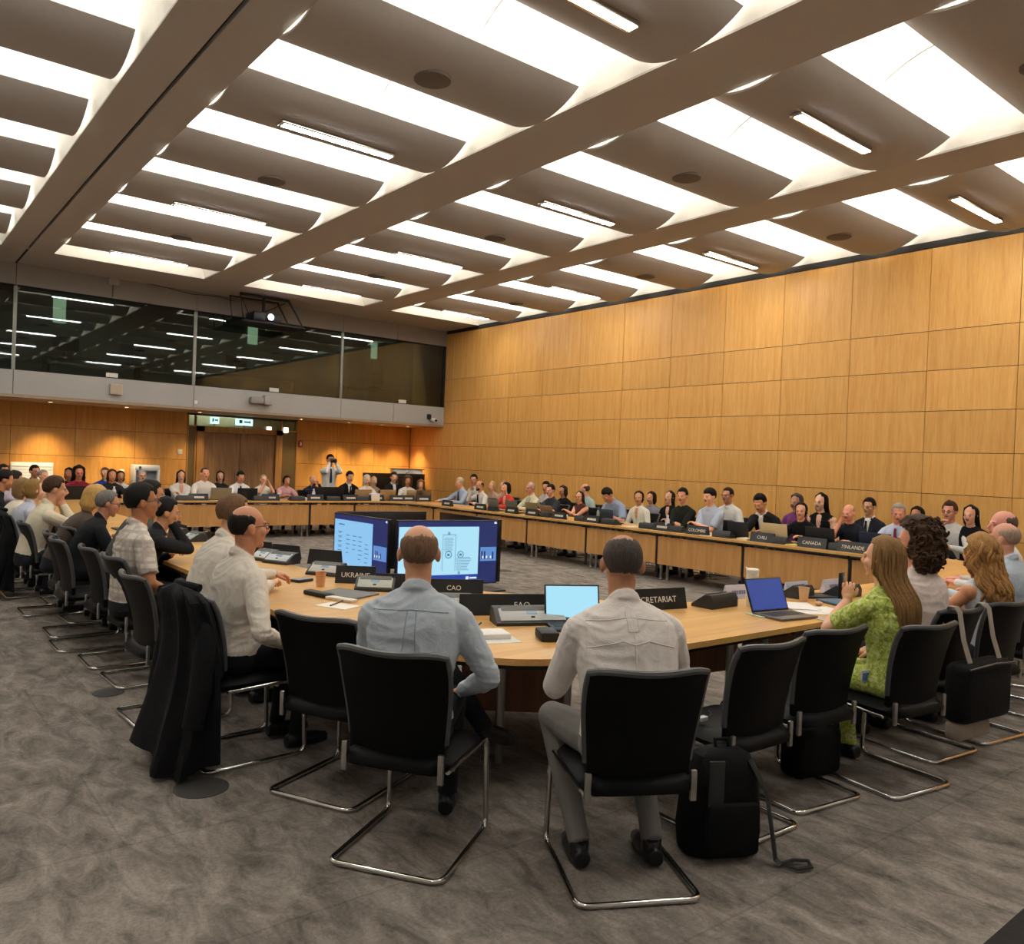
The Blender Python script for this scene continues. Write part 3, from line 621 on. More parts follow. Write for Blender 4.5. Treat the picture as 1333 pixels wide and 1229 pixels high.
# ================================================================ SCREENS on the floor inside the ring
NAVY = EM('16265f', .5, 'screen_navy'); SLIDE = EM('8cc6f2', .46, 'screen_slide'); SL2 = EM('a9dcf0', .50, 'screen_slide_pale'); INK = EM('4f86b8', .32, 'screen_ink'); BLUEBAR = EM('1d3f9c', .5, 'screen_bar'); THUMB = EM('5f8fd0', .45, 'screen_video'); WHITEINK = EM('dfe8ff', .5, 'screen_white')
def rects(b, W_, H_, items, mat, y=-.03):
    for x0, z0, x1, z1 in items: b.add([(W_*(x0-.5), y, H_*z0), (W_*(x1-.5), y, H_*z0), (W_*(x1-.5), y, H_*z1), (W_*(x0-.5), y, H_*z1)], [(0, 1, 2, 3)], mat, False)
def display(label, A, B, z0, z1, kind):
    A = V(A); B = V(B); d = B-A; W_ = d.length; mid = (A+B)/2; H_ = z1-z0
    t = thing('display_screen', label, 'screen', (mid.x, mid.y, 0), math.atan2(d.y, d.x))
    q = MB(); q.box((0, .004, z0+H_/2), (W_, .048, H_), bev=.006); q.obj('casing', M('101014', .3), t)
    q = MB(); q.tube([(-.3, .03, z0), (-.3, .03, .02)], .03); q.tube([(.3, .03, z0), (.3, .03, .02)], .03); q.obj('stand', DARKGREY, t)
    q = MB(); q.box((0, .02, .012), (W_*.8, .5, .024), bev=.008); q.obj('base', DARKGREY, t)
    if kind:
        X = Matrix.Translation((0, 0, z0)); q = MB(); m = .012
        rects(q, W_, H_, [(m, m*1.6, 1-m, 1-m*1.6)], 0, -.0215)
        w1 = .80 if kind == 2 else .735
        rects(q, W_, H_, [(.02, .16, w1, .90)], 1, -.0225)
        rects(q, W_, H_, [(.02, .06, w1, .16)], 4, -.0222)
        rects(q, W_, H_, [(w1+.02, .36, .985, .58)], 5, -.0225)
        rnd = random.Random(kind)
        rects(q, W_, H_, [(w1+.03+.028*i, .39, w1+.045+.028*i, .43+.09*rnd.random()) for i in range(5)], 0, -.0229)
        rects(q, W_, H_, [(w1+.04+.04*i, .40, w1+.055+.04*i, .44) for i in range(3)], 6, -.0231)
        rects(q, W_, H_, [(.955, .945, .98, .975), (w1-.12, .08, w1-.09, .125), (w1-.08, .09, w1-.01, .115)], 6, -.0226)
        if kind == 1:
            it = [(.10, .815, .21, .835)]
            for r in range(7): it += [(.09, .70-.075*r, .17, .712-.075*r), (.10, .68-.075*r, .15, .69-.075*r)]
            for c_, rr in ((.25, 5), (.37, 4), (.48, 6), (.60, 5)):
                for r in range(rr): it.append((c_, .66-.07*r-.1*(c_ > .5), c_+.05+.03*rnd.random(), .672-.07*r-.1*(c_ > .5)))
            rects(q, W_, H_, it, 3, -.0228)
        else:
            it = []
            for x0, z0_, x1, z1_ in ((.44, .22, .57, .78),):
                it += [(x0, z0_, x0+.004, z1_), (x1-.004, z0_, x1, z1_), (x0, z1_-.008, x1, z1_)]
            for r in range(9): it.append((.455, .72-.024*r, .53+.02*rnd.random(), .727-.024*r))
            for r in range(9): it.append((.58, .42-.024*r, .69+.04*rnd.random(), .427-.024*r))
            for r in range(5): it.append((.10, .60-.05*r, .26+.04*rnd.random(), .612-.05*r))
            rects(q, W_, H_, it, 3, -.0228)
            for cx, cz, rr in ((.50, .47, .034), (.62, .47, .032), (.50, .80, .014), (.61, .19, .013)):
                k_ = 20; vs = []
                for rad in (rr, rr*.78): vs += [(W_*(cx-.5)+W_*rad*math.cos(2*PI*i/k_), -.0228, H_*cz+W_*rad*math.sin(2*PI*i/k_)) for i in range(k_)]
                q.add(vs, [(i, (i+1) % k_, k_+(i+1) % k_, k_+i) for i in range(k_)], 3, False)
                rects(q, W_, H_, [(cx-rr*.35, cz-.02, cx+rr*.35, cz+.015)], 3, -.0228)
        q.v = [tuple(X @ V(p)) for p in q.v]
        q.obj('display', [NAVY, SLIDE if kind == 1 else SL2, SLIDE, INK, BLUEBAR, THUMB, WHITEINK], t, angle=0, fix=False)
    return t
SC, SR, SL = (4.873, 8.259), (6.226, 8.028), (4.797, 9.59)
display('left blue-lit screen with a slide, of the two facing the near tables', (SL[0], SL[1], 0), (SC[0]-.02, SC[1]+.05, 0), .16, .945, 1)
display('right blue-lit screen with a slide, behind the bald blue-shirted man', (SC[0]+.03, SC[1]-.01, 0), (SR[0], SR[1], 0), .16, .945, 2)
display('dark back of the screen facing the far table row', (6.18, 9.62, 0), (4.9, 9.75, 0), .16, .945, 0)
display('dark back of the screen facing the right table row', (6.33, 8.1, 0), (6.36, 9.5, 0), .16, .945, 0)

# ================================================================ CHAIRS
def make_chair():
    t = thing('conference_chair', 'x', 'chair', (0, 0, 0))
    fr = []
    def corner(a, c, b_, r=.05, n=4):
        a, c, b_ = V(a), V(c), V(b_); p = c+(a-c).normalized()*r; q = c+(b_-c).normalized()*r
        return [p.lerp(c, i/n).lerp(c.lerp(q, i/n), i/n) for i in range(n+1)]
    P = [V((-.215, -.17, .405)), V((-.235, .25, .425)), V((-.24, .27, .0125)), V((-.245, -.28, .0125)), V((.245, -.28, .0125)), V((.24, .27, .0125)), V((.235, .25, .425)), V((.215, -.17, .405))]
    for i in range(1, 7): fr += corner(P[i-1], P[i], P[i+1])
    q = MB(); q.tube([P[0]]+fr+[P[-1]], .0125, 10); q.tube([(-.23, .1, .405), (.23, .1, .405)], .009, 8); q.tube([(-.225, -.12, .40), (.225, -.12, .40)], .009, 8); q.obj('frame', CHROME, t)
    # seat cushion
    nx, ny = 10, 10; top = []; bot = []
    for j in range(ny+1):
        v = j/ny; y = -.268+.523*v
        for i in range(nx+1):
            u = i/nx*2-1; e = max(abs(u), abs(v*2-1)); rr = 1-.12*(abs(u)**6)*(abs(v*2-1)**6)
            x = u*.235*rr; dz = -.035*sm(e, .8, 1)-.03*sm(v, .75, 1)**2-.008*math.cos(u*1.2)
            top.append(V((x, y*rr, .478+dz))); bot.append(V((x*.97, y*rr, .395+.02*sm(e, .8, 1)-.015*sm(v, .8, 1))))
    N = nx+1; q = MB(); vs = top+bot; K = len(top); fs = []
    for j in range(ny):
        for i in range(nx): a = j*N+i; fs.append((a, a+1, a+N+1, a+N)); fs.append((K+a, K+a+N, K+a+N+1, K+a+1))
    rim = [i for i in range(N)]+[j*N+nx for j in range(1, ny+1)]+[ny*N+i for i in range(nx-1, -1, -1)]+[j*N for j in range(ny-1, 0, -1)]
    for i in range(len(rim)): a, b_ = rim[i], rim[(i+1) % len(rim)]; fs.append((a, K+a, K+b_, b_))
    q.add(vs, fs); q.obj('seat', LEATHER, t, angle=60)
    # backrest
    nx, nz = 14, 14; A = []; B = []; edge = []
    for j in range(nz+1):
        v = j/nz; z = .455+.452*v; hw = .208+.028*sm(v, 0, .8); 
        for i in range(nx+1):
            u = i/nx*2-1
            cz = 1-.05*(abs(u)**5)*sm(v, .8, 1); xx = u*hw; yy = -.225-.085*v*v-.03*v+.055*u*u*(.5+.5*v)
            zz = .455+(z-.455)*cz-(.02*(1-u*u)*sm(v, .6, 1))
            A.append(V((xx, yy, zz))); B.append(V((xx*.985, yy+.028, zz)))
    N = nx+1; K = len(A); fs = []
    for j in range(nz):
        for i in range(nx): a = j*N+i; fs.append((a, a+1, a+N+1, a+N)); fs.append((K+a, K+a+N, K+a+N+1, K+a+1))
    rim = [i for i in range(N)]+[j*N+nx for j in range(1, nz+1)]+[nz*N+i for i in range(nx-1, -1, -1)]+[j*N for j in range(nz-1, 0, -1)]
    for i in range(len(rim)): a, b_ = rim[i], rim[(i+1) % len(rim)]; fs.append((a, K+a, K+b_, b_))
    q = MB(); q.add(A+B, fs); q.obj('backrest', LEATHER, t, angle=60)
    ep = [A[j*N].lerp(B[j*N], .5) for j in range(2, nz)]+[A[nz*N+i].lerp(B[nz*N+i], .5) for i in range(nx+1)]+[A[j*N+nx].lerp(B[j*N+nx], .5) for j in range(nz-1, 1, -1)]
    q = MB(); q.tube(ep, .0145, 8); q.obj('edge_piping', PIPING, t)
    for s in (-1, 1):
        q = MB(); q.box((s*.212, -.236, .435), (.026, .018, .12), bev=.005); q.obj('back_bracket', STEEL, t)
    return t
CH0 = make_chair(); CHN = [0]
def chair(x, y, face, label, group='black cantilever conference chairs'):
    """x, y: floor point under the seat centre; face: degrees from +X towards +Y."""
    rz = R(face-90)
    if CHN[0] == 0:
        CHN[0] = 1; CH0.location = (x, y, 0); CH0.rotation_euler = (0, 0, rz); tag(CH0, label, 'chair', group); return CH0
    return dup(CH0, (x, y, 0), rz, label, group)
def from_rear(rx, ry, face): return rx+.28*math.cos(R(face)), ry+.28*math.sin(R(face))
# ================================================================ PEOPLE
def rotm(yaw=0, pitch=0, roll=0):   # yaw: + turns left, pitch: + nods down, roll: + tilts right
    return (Matrix.Rotation(R(yaw), 3, 'Z') @ Matrix.Rotation(-R(pitch), 3, 'X') @ Matrix.Rotation(R(roll), 3, 'Y'))
def ik(S, Wt, l1, l2, hint):
    d = Wt-S; L = d.length; mx = (l1+l2)*.995
    if L > mx: Wt = S+d*(mx/L); d = Wt-S; L = mx
    L = max(L, abs(l1-l2)+.02)
    a = (l1*l1-l2*l2+L*L)/(2*L); hgt = math.sqrt(max(0, l1*l1-a*a)); n = d.normalized(); p = hint-n*hint.dot(n); p = p.normalized() if p.length > 1e-5 else n.orthogonal().normalized()
    return S+n*a+p*hgt, Wt
ARMS = { # wrist targets (right, left) from the hip on the floor line, facing +Y; hand direction
 'table': ((.16, .40, .79), (-.16, .40, .79)), 'type': ((.11, .43, .80), (-.11, .43, .80)), 'cross': ((-.08, .34, .80), (.10, .30, .83)),
 'chin': ((.04, .30, 1.05, V((.35, .5, -1))), (-.12, .34, .79)), 'chinl': ((.12, .34, .79), (-.04, .30, 1.05, V((-.35, .5, -1)))), 'lap': ((.10, .26, .62), (-.10, .26, .62)), 'both': ((.05, .30, 1.05, V((.5, .4, -1))), (-.05, .30, 1.05, V((-.5, .4, -1)))), 'hang': ((.27, .0, .62), (-.2, .36, .79)),
}
PEOPLE = []
def hair_mesh(style, col, hs, Mh, seed=1, fine=False, thick=None, length=None):
    """hair shell in head space: skull ellipsoid pushed out where there is hair, sunk where there is none."""
    rnd = random.Random(seed); cz, cy = .03, -.015; r0 = (.079, .099, .094)
    n, k = (72, 44) if fine else (26, 16); b = MB(); off = V((seed*3.1, seed*1.7, 0))
    if style in ('long', 'bob', 'curly', 'wavy', 'bun'):
        zb = length or {'long': -.30, 'bob': -.13, 'curly': -.17, 'wavy': -.27, 'bun': -.09}[style]; th = thick or {'long': .022, 'bob': .026, 'curly': .062, 'wavy': .048, 'bun': .018}[style]
        rs = []; zt = cz+r0[2]+th
        for i in range(k+1):
            u = i/k; z = zt-.0015-(zt-zb)*(u**.8 if u < 1 else 1)
            e = clamp((z-cz)/(r0[2]+th), -1, 1)
            q = math.sqrt(max(0, 1-e*e)) if z > cz else 1.
            fl = 1+ (.10 if style != 'bun' else -.1)*sm(-z, -.0, .2) ; tp = 1-.25*sm(-z, -zb-.06, -zb+.0)
            row = []
            for j in range(n):
                a = 2*PI*j/n; fa = abs((math.degrees(a)+180) % 360-180)      # 0 at the front
                th_ = th*(.25+.75*sm(fa, 62, 115)) if z < .08 else th*(.3+.7*sm(fa, 30, 110)); rx = (r0[0]+th_)*q*fl*tp; ry = (r0[1]+th_*.8)*q*tp*(1 if z > -.05 else 1-.12*sm(-z, .05, .2))
                af = lerp(0, 64, sm(.118-z, 0, .04)); af = lerp(af, 94, sm(-z, .03, .14))
                f = sm(fa, af-7, af+9) if af > 1 else 1.
                d = V((math.sin(a)*rx, math.cos(a)*ry, 0))
                g = noise.noise(d*((34 if style == 'curly' else 20))+V((0, 0, z*(34 if style == 'curly' else 14 if style == 'wavy' else 5)))+off)
                amp = {'curly': .030, 'wavy': .020}.get(style, .004); rib = .0025*math.sin(a*(26 if fine else 12)+z*20+seed)
                sc = 1+(amp*g+rib)/max(.04, d.length) if d.length > .02 else 1
                inn = V((math.sin(a)*.034, math.cos(a)*.038, 0))
                bs = -(.10 if fine else .05)*sm(-z, .06, .26) if style in ('long', 'wavy') else 0
                row.append((d*sc).lerp(inn, 1-f)+V((0, cy+bs*f, z+(.004*g if i not in (0, k) else 0))))
            rs.append(row)
        b.rings(rs)
        if fine and style in ('long', 'wavy'):
            for q in range(90 if style == 'wavy' else 110):
                j = rnd.randrange(n); fa = abs((360*j/n+180) % 360-180)
                if fa < 66: continue
                i0 = rnd.randrange(3, 12); i1 = min(k, rnd.randrange(int(k*.75), k+1)); ph = rnd.random()*6; am = .016 if style == 'wavy' else .003; pts = []; ox = rnd.uniform(-.004, .006)
                for i in range(i0, i1, 2):
                    p_ = rs[i][j]; nn = V((p_.x, p_.y-cy, 0)); nn = nn.normalized() if nn.length > .01 else V((0, 0, 1)); tt = nn.cross(V((0, 0, 1)))
                    w_ = am*math.sin(i*(.55 if style == 'wavy' else .25)+ph); pts.append(p_+nn*(ox+w_*.5)+tt*w_)
                if len(pts) > 3: b.tube(pts, [.003]+[.012 if style == 'wavy' else .0075]*(len(pts)-2)+[.003], 6)
        if fine and style == 'curly':
            for q in range(420):
                j = rnd.randrange(n); i = rnd.randrange(2, k-1); fa = abs((360*j/n+180) % 360-180)
                if fa < 62: continue
                if rs[i][j].x**2+(rs[i][j].y-cy)**2 < .0045 and i > k*.4: continue
                p_ = rs[i][j]; ax = V((rnd.uniform(-1, 1), rnd.uniform(-1, 1), rnd.uniform(-1, 1))).normalized(); u_ = ax.orthogonal().normalized(); w_ = ax.cross(u_); r1 = rnd.uniform(.012, .024); tt = rnd.uniform(3.5, 6)
                b.tube([p_+(u_*math.cos(tt*m/7)+w_*math.sin(tt*m/7))*r1+ax*(.012*m/7) for m in range(8)], [.003]+[.0065]*6+[.003], 5)
        if style == 'bun': b.ell((0, -.115, -.01), (.035, .035, .04))
    else:
        th = thick or {'short': .009, 'full': .011, 'buzz': .003, 'bald': .002, 'thin': .003, 'pony': .010, 'cap': .016, 'quiff': .014, 'hat': .016}.get(style, .014)
        fz = {'short': 40, 'full': 36, 'buzz': 46, 'bald': 95, 'thin': 58, 'pony': 40, 'cap': 20, 'quiff': 40, 'hat': 26}.get(style, 34)
        rows = []
        for i in range(1, k):
            e = -70+160*i/k if i < k else 90; er = R(e); row = []
            for j in range(n):
                a = 2*PI*j/n; fa = abs((math.degrees(a)+180) % 360-180)
                if fa < 50: em = lerp(fz, fz-2, fa/50)
                elif fa < 74: em = lerp(fz-2, -8, sm(fa, 50, 74))
                elif fa < 95: em = -10
                elif fa < 118: em = lerp(-10, -38, sm(fa, 95, 118))
                else: em = -44
                if style in ('bald', 'thin'): em = (lerp(95, -14, sm(fa, 52, 84)) if fa < 95 else em)
                jn = noise.noise(V((math.sin(a)*3.5, math.cos(a)*3.5, er*3))*1.6+off); em += 7*jn
                f = sm(e, em-10, em+8)
                if style in ('bald', 'thin'): tp = (25 if style == 'bald' else 46)+(fa-90)*(.6 if fa < 90 else .14); tp += 9*jn; f *= 1-sm(e, tp-9, tp+9)
                t = th*(1+.55*(sm(e, 20, 80) if style in ('full', 'quiff') else 0))
                if style == 'quiff': t += .012*sm(70-fa, 0, 60)*sm(e, 25, 45)
                d = V((math.sin(a)*math.cos(er)*r0[0], math.cos(a)*math.cos(er)*r0[1], math.sin(er)*r0[2])); nn = V((d.x/r0[0]**2, d.y/r0[1]**2, d.z/r0[2]**2)).normalized()
                g = noise.noise(d*40+off)*.18+.06*math.sin(a*(30 if fine else 11)+e*.3)
                row.append(V((0, cy, cz))+d+nn*lerp(-.010, t*(1+g), f))
            rows.append(row)
        b.rings(rows)
        if style == 'pony': b.tube([(0, -.10, .05), (0, -.135, .03), (0, -.15, -.05), (0, -.13, -.15), (0, -.12, -.19)], [.016, .024, .028, .024, .008], 10)
        if style == 'hat': b.tube([(.06, .07, .05), (.03, .125, .045), (-.03, .125, .045), (-.06, .07, .05)], [.01, .012, .012, .01], 6)
    b.v = [tuple(Mh @ (V(p)*hs)) for p in b.v]
    return b
def person(label, head=None, face=0, hip=None, seat=True, skin='c99a7c', top='e8e4dc', bottom='24262b', shoe='15151a', hair='short', hcol='2a211c', hlen=None, lean=(6, 8, 12), side=0, s=None, hy=0, hp=0, hr=0, neck=18,
           arms='table', sleeve='long', fine=False, glasses=None, tie=None, shirt=None, beard=None, collar=True, fat=1., vox=None, group=None, RT=None, LT=None, legs='sit', topmat=None, neckline=0, lip='9a5a4e', feet=None, width=1., addchair=None, earring=None, lanyard=None, bottommat=None, wrinkle=0., armk=1.):
    skinmat = skinm(skin); tm = topmat or fabric(top); bm_ = bottommat or fabric(bottom, .25); cm = fabric(shirt) if shirt else tm
    mats = [skinmat, tm, bm_, M(shoe, .35), hairm(beard or hcol), M(lip, .5), M('a89a8e', .4), M('1c1410', .3), cm]
    def skel(s):
        zh = (.478+.072*s) if seat else .90*s
        st = [V((0, 0, zh))]; angs = [R(a) for a in lean]; ls = [.19*s, .19*s, .155*s]
        for a, l in zip(angs, ls): st.append(st[-1]+V((math.sin(R(side))*l, math.sin(a)*l*math.cos(R(side)), math.cos(a)*l)))
        na = R(lean[2]*.5+neck*.5); pv = st[-1]+V((math.sin(R(side))*.02, math.sin(na)*.065*s, math.cos(na)*.065*s))
        Hm = rotm(hy, hp, hr); hc = pv+Hm @ V((0, .022*s, .107*s)); topp = hc+Hm @ V((0, -.02*s, .122*s))
        return st, pv, Hm, hc, topp
    fr = Matrix.Rotation(R(face-90), 3, 'Z')
    if head is not None:
        head = V(head)
        if s is None:
            s = 1.
            for _ in range(8): s = clamp(s*(1+(head.z-skel(s)[4].z)/.9), .78, 1.13)
        tp = skel(s)[4]; o2 = fr @ V((tp.x, tp.y, 0))
        if hip is None: hip = (head.x-o2.x, head.y-o2.y)
    s = s or 1.
    st, pv, Hm, hc, topp = skel(s)
    hs = s*(.94+.06/s)  # heads vary less than bodies
    b = MB()
    # torso loft
    segs = []; T_ = [(-.075, .150, .115, 2, 0), (-.03, .172, .128, 2, 0), (.03, .168, .125, 2, 0), (.12, .156, .120*fat, 1, .012*(fat-1)*6), (.20, .158, .122*fat, 1, .01*(fat-1)*6), (.30, .178, .122, 1, 0), (.38, .192, .118, 1, 0), (.44, .192, .106, 1, -.003), (.482, .165, .088, 1, -.006), (.52, .110, .070, 1, -.006), (.555, .062, .058, 1, 0)]
    def at(t):
        t *= s; L = [.19*s, .19*s, .155*s]
        if t < 0: dr = (st[1]-st[0]).normalized(); return st[0]+V((0, 0, t)), V((0, 0, 1))
        for i in range(3):
            if t <= L[i] or i == 2:
                dr = (st[i+1]-st[i]).normalized(); p = st[i]+dr*t
                nx = (st[i+2]-st[i+1]).normalized() if i < 2 else dr; pr = (st[i]-st[i-1]).normalized() if i else dr
                f = t/L[i]; tg = (pr.lerp(dr, .5+f) if f < .5 else dr.lerp(nx, f-.5)).normalized(); return p, tg
            t -= L[i]
    def front(t, extra=0.):
        p, tg = at(t); f = V((0, 1, 0)); f = (f-tg*f.dot(tg)).normalized()
        d = T_[0][2]
        for q in T_:
            if q[0] <= t: d = q[2]; o = q[4]
        return p+f*(d*s+extra)
    rl = []; n = 22; pm = []
    for t, w_, d_, m, o in T_:
        p, tg = at(t); f = V((0, 1, 0)); f = (f-tg*f.dot(tg)).normalized(); x = f.cross(tg); row = []
        for j in range(n):
            a = 2*PI*j/n; cx, sx = math.cos(a), math.sin(a); e = .85
            row.append(p+x*(abs(cx)**e*(1 if cx > 0 else -1)*w_*s*width*(1+.35*(fat-1)*(1 if t < .35 else 0)))+f*((abs(sx)**e*(1 if sx > 0 else -1))*d_*s*(1.+(.0 if sx > 0 else -.08))+o*s))
        rl.append(row)
    b.rings(rl[:3], 2); b.rings(rl[2:], 1)
    # neck + head
    nb = at(.52)[0]; b.tube([nb+V((0, .008, .0)), pv+V((0, .004, 0)), hc+Hm @ V((0, -.018, -.05))*hs], [.052*s, .056*hs, .058*hs], 14, 0)
    if collar:
        p, tg = at(.535); f = V((0, 1, 0)); f = (f-tg*f.dot(tg)).normalized(); x = f.cross(tg)
        for zz, rr in ((.0, 1.0), (.022, .93)):
            b.tube([p+tg*(zz*s-.004*math.sin(2*PI*j/16)*6*s)+x*math.cos(2*PI*j/16)*.064*s*rr+f*math.sin(2*PI*j/16)*.066*s*rr for j in range(16)], .013*s, 6, 8, closed=True)
    H4 = Matrix.Translation(hc) @ Hm.to_4x4(); HS = H4 @ Matrix.Scale(hs, 4)
    def E(c, r, m=0, Rm=None, n=14, k=9): b.ell(c, r, m, HS, n, k, Rm)
    E((0, -.015, .03), (.077, .097, .092), 0, None, 20, 13); E((0, .022, -.032), (.064, .072, .084), 0, None, 18, 12); E((0, .02, -.075), (.052, .058, .04)); E((0, .064, -.098), (.027, .022, .022))
    b.tube([(0, .090, .018), (0, .103, -.004), (0, .116, -.024)], [.008, .0105, .0135], 8, 0, HS); E((0, .102, -.03), (.0185, .012, .010)); E((0, .078, .024), (.05, .016, .012))
    for sx in (-1, 1):
        E((sx*.083, -.014, -.006), (.012, .022, .033), 0, Matrix.Rotation(sx*.25, 3, 'Z')); E((sx*.04, .058, -.026), (.024, .026, .024)); E((sx*.031, .0800, .005), (.0125, .0105, .0065), 6); E((sx*.031, .0893, .005), (.0058, .0030, .0052), 7); b.tube([(sx*.018, .0885, .010), (sx*.031, .0925, .0125), (sx*.044, .0855, .010)], [.0028, .0038, .0028], 6, 0, HS)
        b.tube([(sx*.016, .094, .026), (sx*.034, .0925, .031), (sx*.048, .083, .026)], [.0035, .0045, .003], 6, 4, HS)
    E((0, .088, -.052), (.023, .010, .0045), 5); E((0, .087, -.060), (.020, .0105, .0055), 5)
    if beard:
        for p_, r__ in (((0, .072, -.095), (.034, .024, .026)), ((-.044, .05, -.07), (.016, .028, .035)), ((.044, .05, -.07), (.016, .028, .035)), ((0, .095, -.042), (.026, .008, .006))): E(p_, r__, 4)
    # arms
    p, tg = at(.438); f = V((0, 1, 0)); f = (f-tg*f.dot(tg)).normalized(); xx = f.cross(tg).normalized(); hands = []
    if isinstance(arms, str): ta = ARMS[arms]
    else: ta = arms
    for i, sx in enumerate((1, -1)):
        S = p+V((sx*.176*s*width, 0, 0))+f*(.012*s)
        w_ = ta[i]
        if w_ is None: continue
        W_ = V(w_[:3]); hint = V(w_[3]) if len(w_) > 3 and w_[3] is not None else V((sx*.75, -.25, -.75)); 
        el, W_ = ik(S, W_, .285*s*armk, .25*s*armk, hint)
        b.ell(S, (.062*s, .062*s, .062*s), 1 if sleeve != 'none' else 0); nk = at(.515)[0]+V((sx*.045*s, 0, 0)); b.tube([nk, nk.lerp(S, .5)+V((0, 0, .004)), S+V((0, 0, .006))], [.052*s, .054*s, .056*s], 12, 1)
        up = [S, S.lerp(el, .35), S.lerp(el, .7), el]; ur = [.062, .060, .054, .047]
        fo = [el, el.lerp(W_, .3), el.lerp(W_, .7), W_]; fr_ = [.044, .045, .036, .028]
        kk = 1. if sleeve != 'none' else .86
        if sleeve == 'long':
            b.tube(up, [q*s*1.06 for q in ur], 12, 1); b.ell(el, (.047*s,)*3, 1); b.tube(fo, [q*s*1.12 for q in fr_], 12, 1); b.tube([W_-(W_-el).normalized()*.03, W_+(W_-el).normalized()*.012], [.036*s, .036*s], 12, 8)
        else:
            if sleeve == 'short':
                e2 = S.lerp(el, .78); b.tube([S, S.lerp(e2, .5), e2], [.066*s, .066*s, .066*s], 12, 1)
            b.tube(up, [q*s*.82 for q in ur], 12, 0); b.ell(el, (.037*s,)*3, 0); b.tube(fo, [q*s*.92 for q in fr_], 12, 0)
        hd = V(w_[4]).normalized() if len(w_) > 4 and w_[4] is not None else (W_-el).normalized()
        nrm = V(w_[5]).normalized() if len(w_) > 5 and w_[5] is not None else V((0, 0, -1)) if abs(hd.z) < .75 else V((-sx, .3, 0)).normalized()
        curl = w_[6] if len(w_) > 6 else 38
        lat = hd.cross(nrm).normalized()*(1 if True else 1); nrm = lat.cross(hd).normalized()
        Rm = Matrix((lat, hd, nrm)).transposed()
        b.ell(W_+hd*.045*s, (.040*s, .052*s, .017*s), 0, None, 12, 8, Rm); b.tube([W_-hd*.02, W_+hd*.03*s], [.026*s, .03*s], 10, 0)
        hands.append((W_, hd, nrm, lat, sx, curl))
    # legs
    if legs == 'sit': lg = [((sx*.092*s, .0, st[0].z), (sx*.125, .43*s, st[0].z-.02), (sx*.12, .36*s if feet is None else feet[0], .085), None) for sx in (1, -1)]
    elif legs == 'stand': lg = [((sx*.09*s, 0, st[0].z), (sx*.095*s, .03, .49*s), (sx*.10*s, 0, .085), None) for sx in (1, -1)]
    else: lg = legs
    for hp_, kn, an, fd in lg:
        hp_, kn, an = V(hp_), V(kn), V(an); b.tube([hp_, hp_.lerp(kn, .5), kn], [.088*s, .080*s, .062*s], 14, 2); b.ell(kn, (.063*s,)*3, 2)
        b.tube([kn, kn.lerp(an, .35), kn.lerp(an, .8), an], [.060*s, .058*s, .047*s, .046*s], 12, 2)
        fdir = V(fd).normalized() if fd is not None else V((0, 1, 0)); shin = (an-kn).normalized(); a0 = an+shin*.03
        if fd is None: base = V((an.x, an.y, .045)); b.tube([base+V((0, -.06, 0)), base+V((0, .02, .0)), base+V((0, .12, -.006)), base+V((0, .19, -.012))], [.036, .044, .042, .028], 12, 3, flat=None); b.tube([an, base], [.042*s, .042], 10, 3)
        else: b.tube([a0-fdir*.06, a0+fdir*.02, a0+fdir*.12, a0+fdir*.19], [.036, .044, .042, .028], 12, 3); b.tube([an, a0], [.042*s, .042], 10, 3)
    if shirt and tie is not None or neckline:
        d0 = [front(t, .004) for t in (.53, .46, .38, .30)]
        b.tube(d0, [.034*s, .036*s, .026*s, .009*s], 10, 8 if shirt else 0, flat=.5)
    # fuse into one continuous surface
    src = b.mesh('src', mats, 0); ob = bpy.data.objects.new('src', src); C.objects.link(ob)
    md = ob.modifiers.new('r', 'REMESH'); md.mode = 'VOXEL'; md.voxel_size = vox or (.0068 if fine else .0105); md.adaptivity = 0
    sm_ = ob.modifiers.new('s', 'SMOOTH'); sm_.factor = .5; sm_.iterations = 3 if fine else 2
    dg = bpy.context.evaluated_depsgraph_get(); me = bpy.data.meshes.new_from_object(ob.evaluated_get(dg))
    bvh = BVHTree.FromPolygons(b.v, [f for f in b.f]); mi = b.m
    bpy.data.objects.remove(ob)
    mlist = []
    find = bvh.find_nearest
    for pl in me.polygons:
        r = find(pl.center); mlist.append(mi[r[2]] if r[2] is not None else 1)
    if wrinkle:
        vm = {}
        for pl, m in zip(me.polygons, mlist):
            if m == 1:
                for v in pl.vertices: vm[v] = 1
        no = [v.normal.copy() for v in me.vertices]
        for v in me.vertices:
            if v.index in vm:
                c_ = v.co; q = V((c_.x*6+noise.noise(c_*6)*1.0, c_.y*6, c_.z*11+c_.x*7*math.sin(c_.z*9)+noise.noise(c_*4+V((5, 0, 0)))*2.4))
                r_ = 1-abs(noise.noise(q)); r2 = noise.noise(c_*V((9, 9, 20)).length*.5)
                v.co = c_+no[v.index]*(wrinkle*((r_-.75)*1.6)+wrinkle*.35*r2)
    # append fingers
    fb = MB()
    for W_, hd, nrm, lat, sx, curl in hands:
        for k_, (lo, ln) in enumerate(((.030, .066), (.0105, .077), (-.0095, .073), (-.029, .058))):
            a0 = W_+hd*(.072*s)+lat*lo*s*sx; c1 = R(curl*.6); c2 = R(curl*1.5); c3 = R(curl*2.3)
            d1 = hd*math.cos(c1)+nrm*math.sin(c1); d2 = hd*math.cos(c2)+nrm*math.sin(c2); d3 = hd*math.cos(c3)+nrm*math.sin(c3); l = ln*s
            fb.tube([a0, a0+d1*l*.45, a0+d1*l*.45+d2*l*.33, a0+d1*l*.45+d2*l*.33+d3*l*.25, a0+d1*l*.45+d2*l*.33+d3*l*.32], [.0092*s, .0088*s, .0082*s, .0074*s, .003*s], 7, 0)
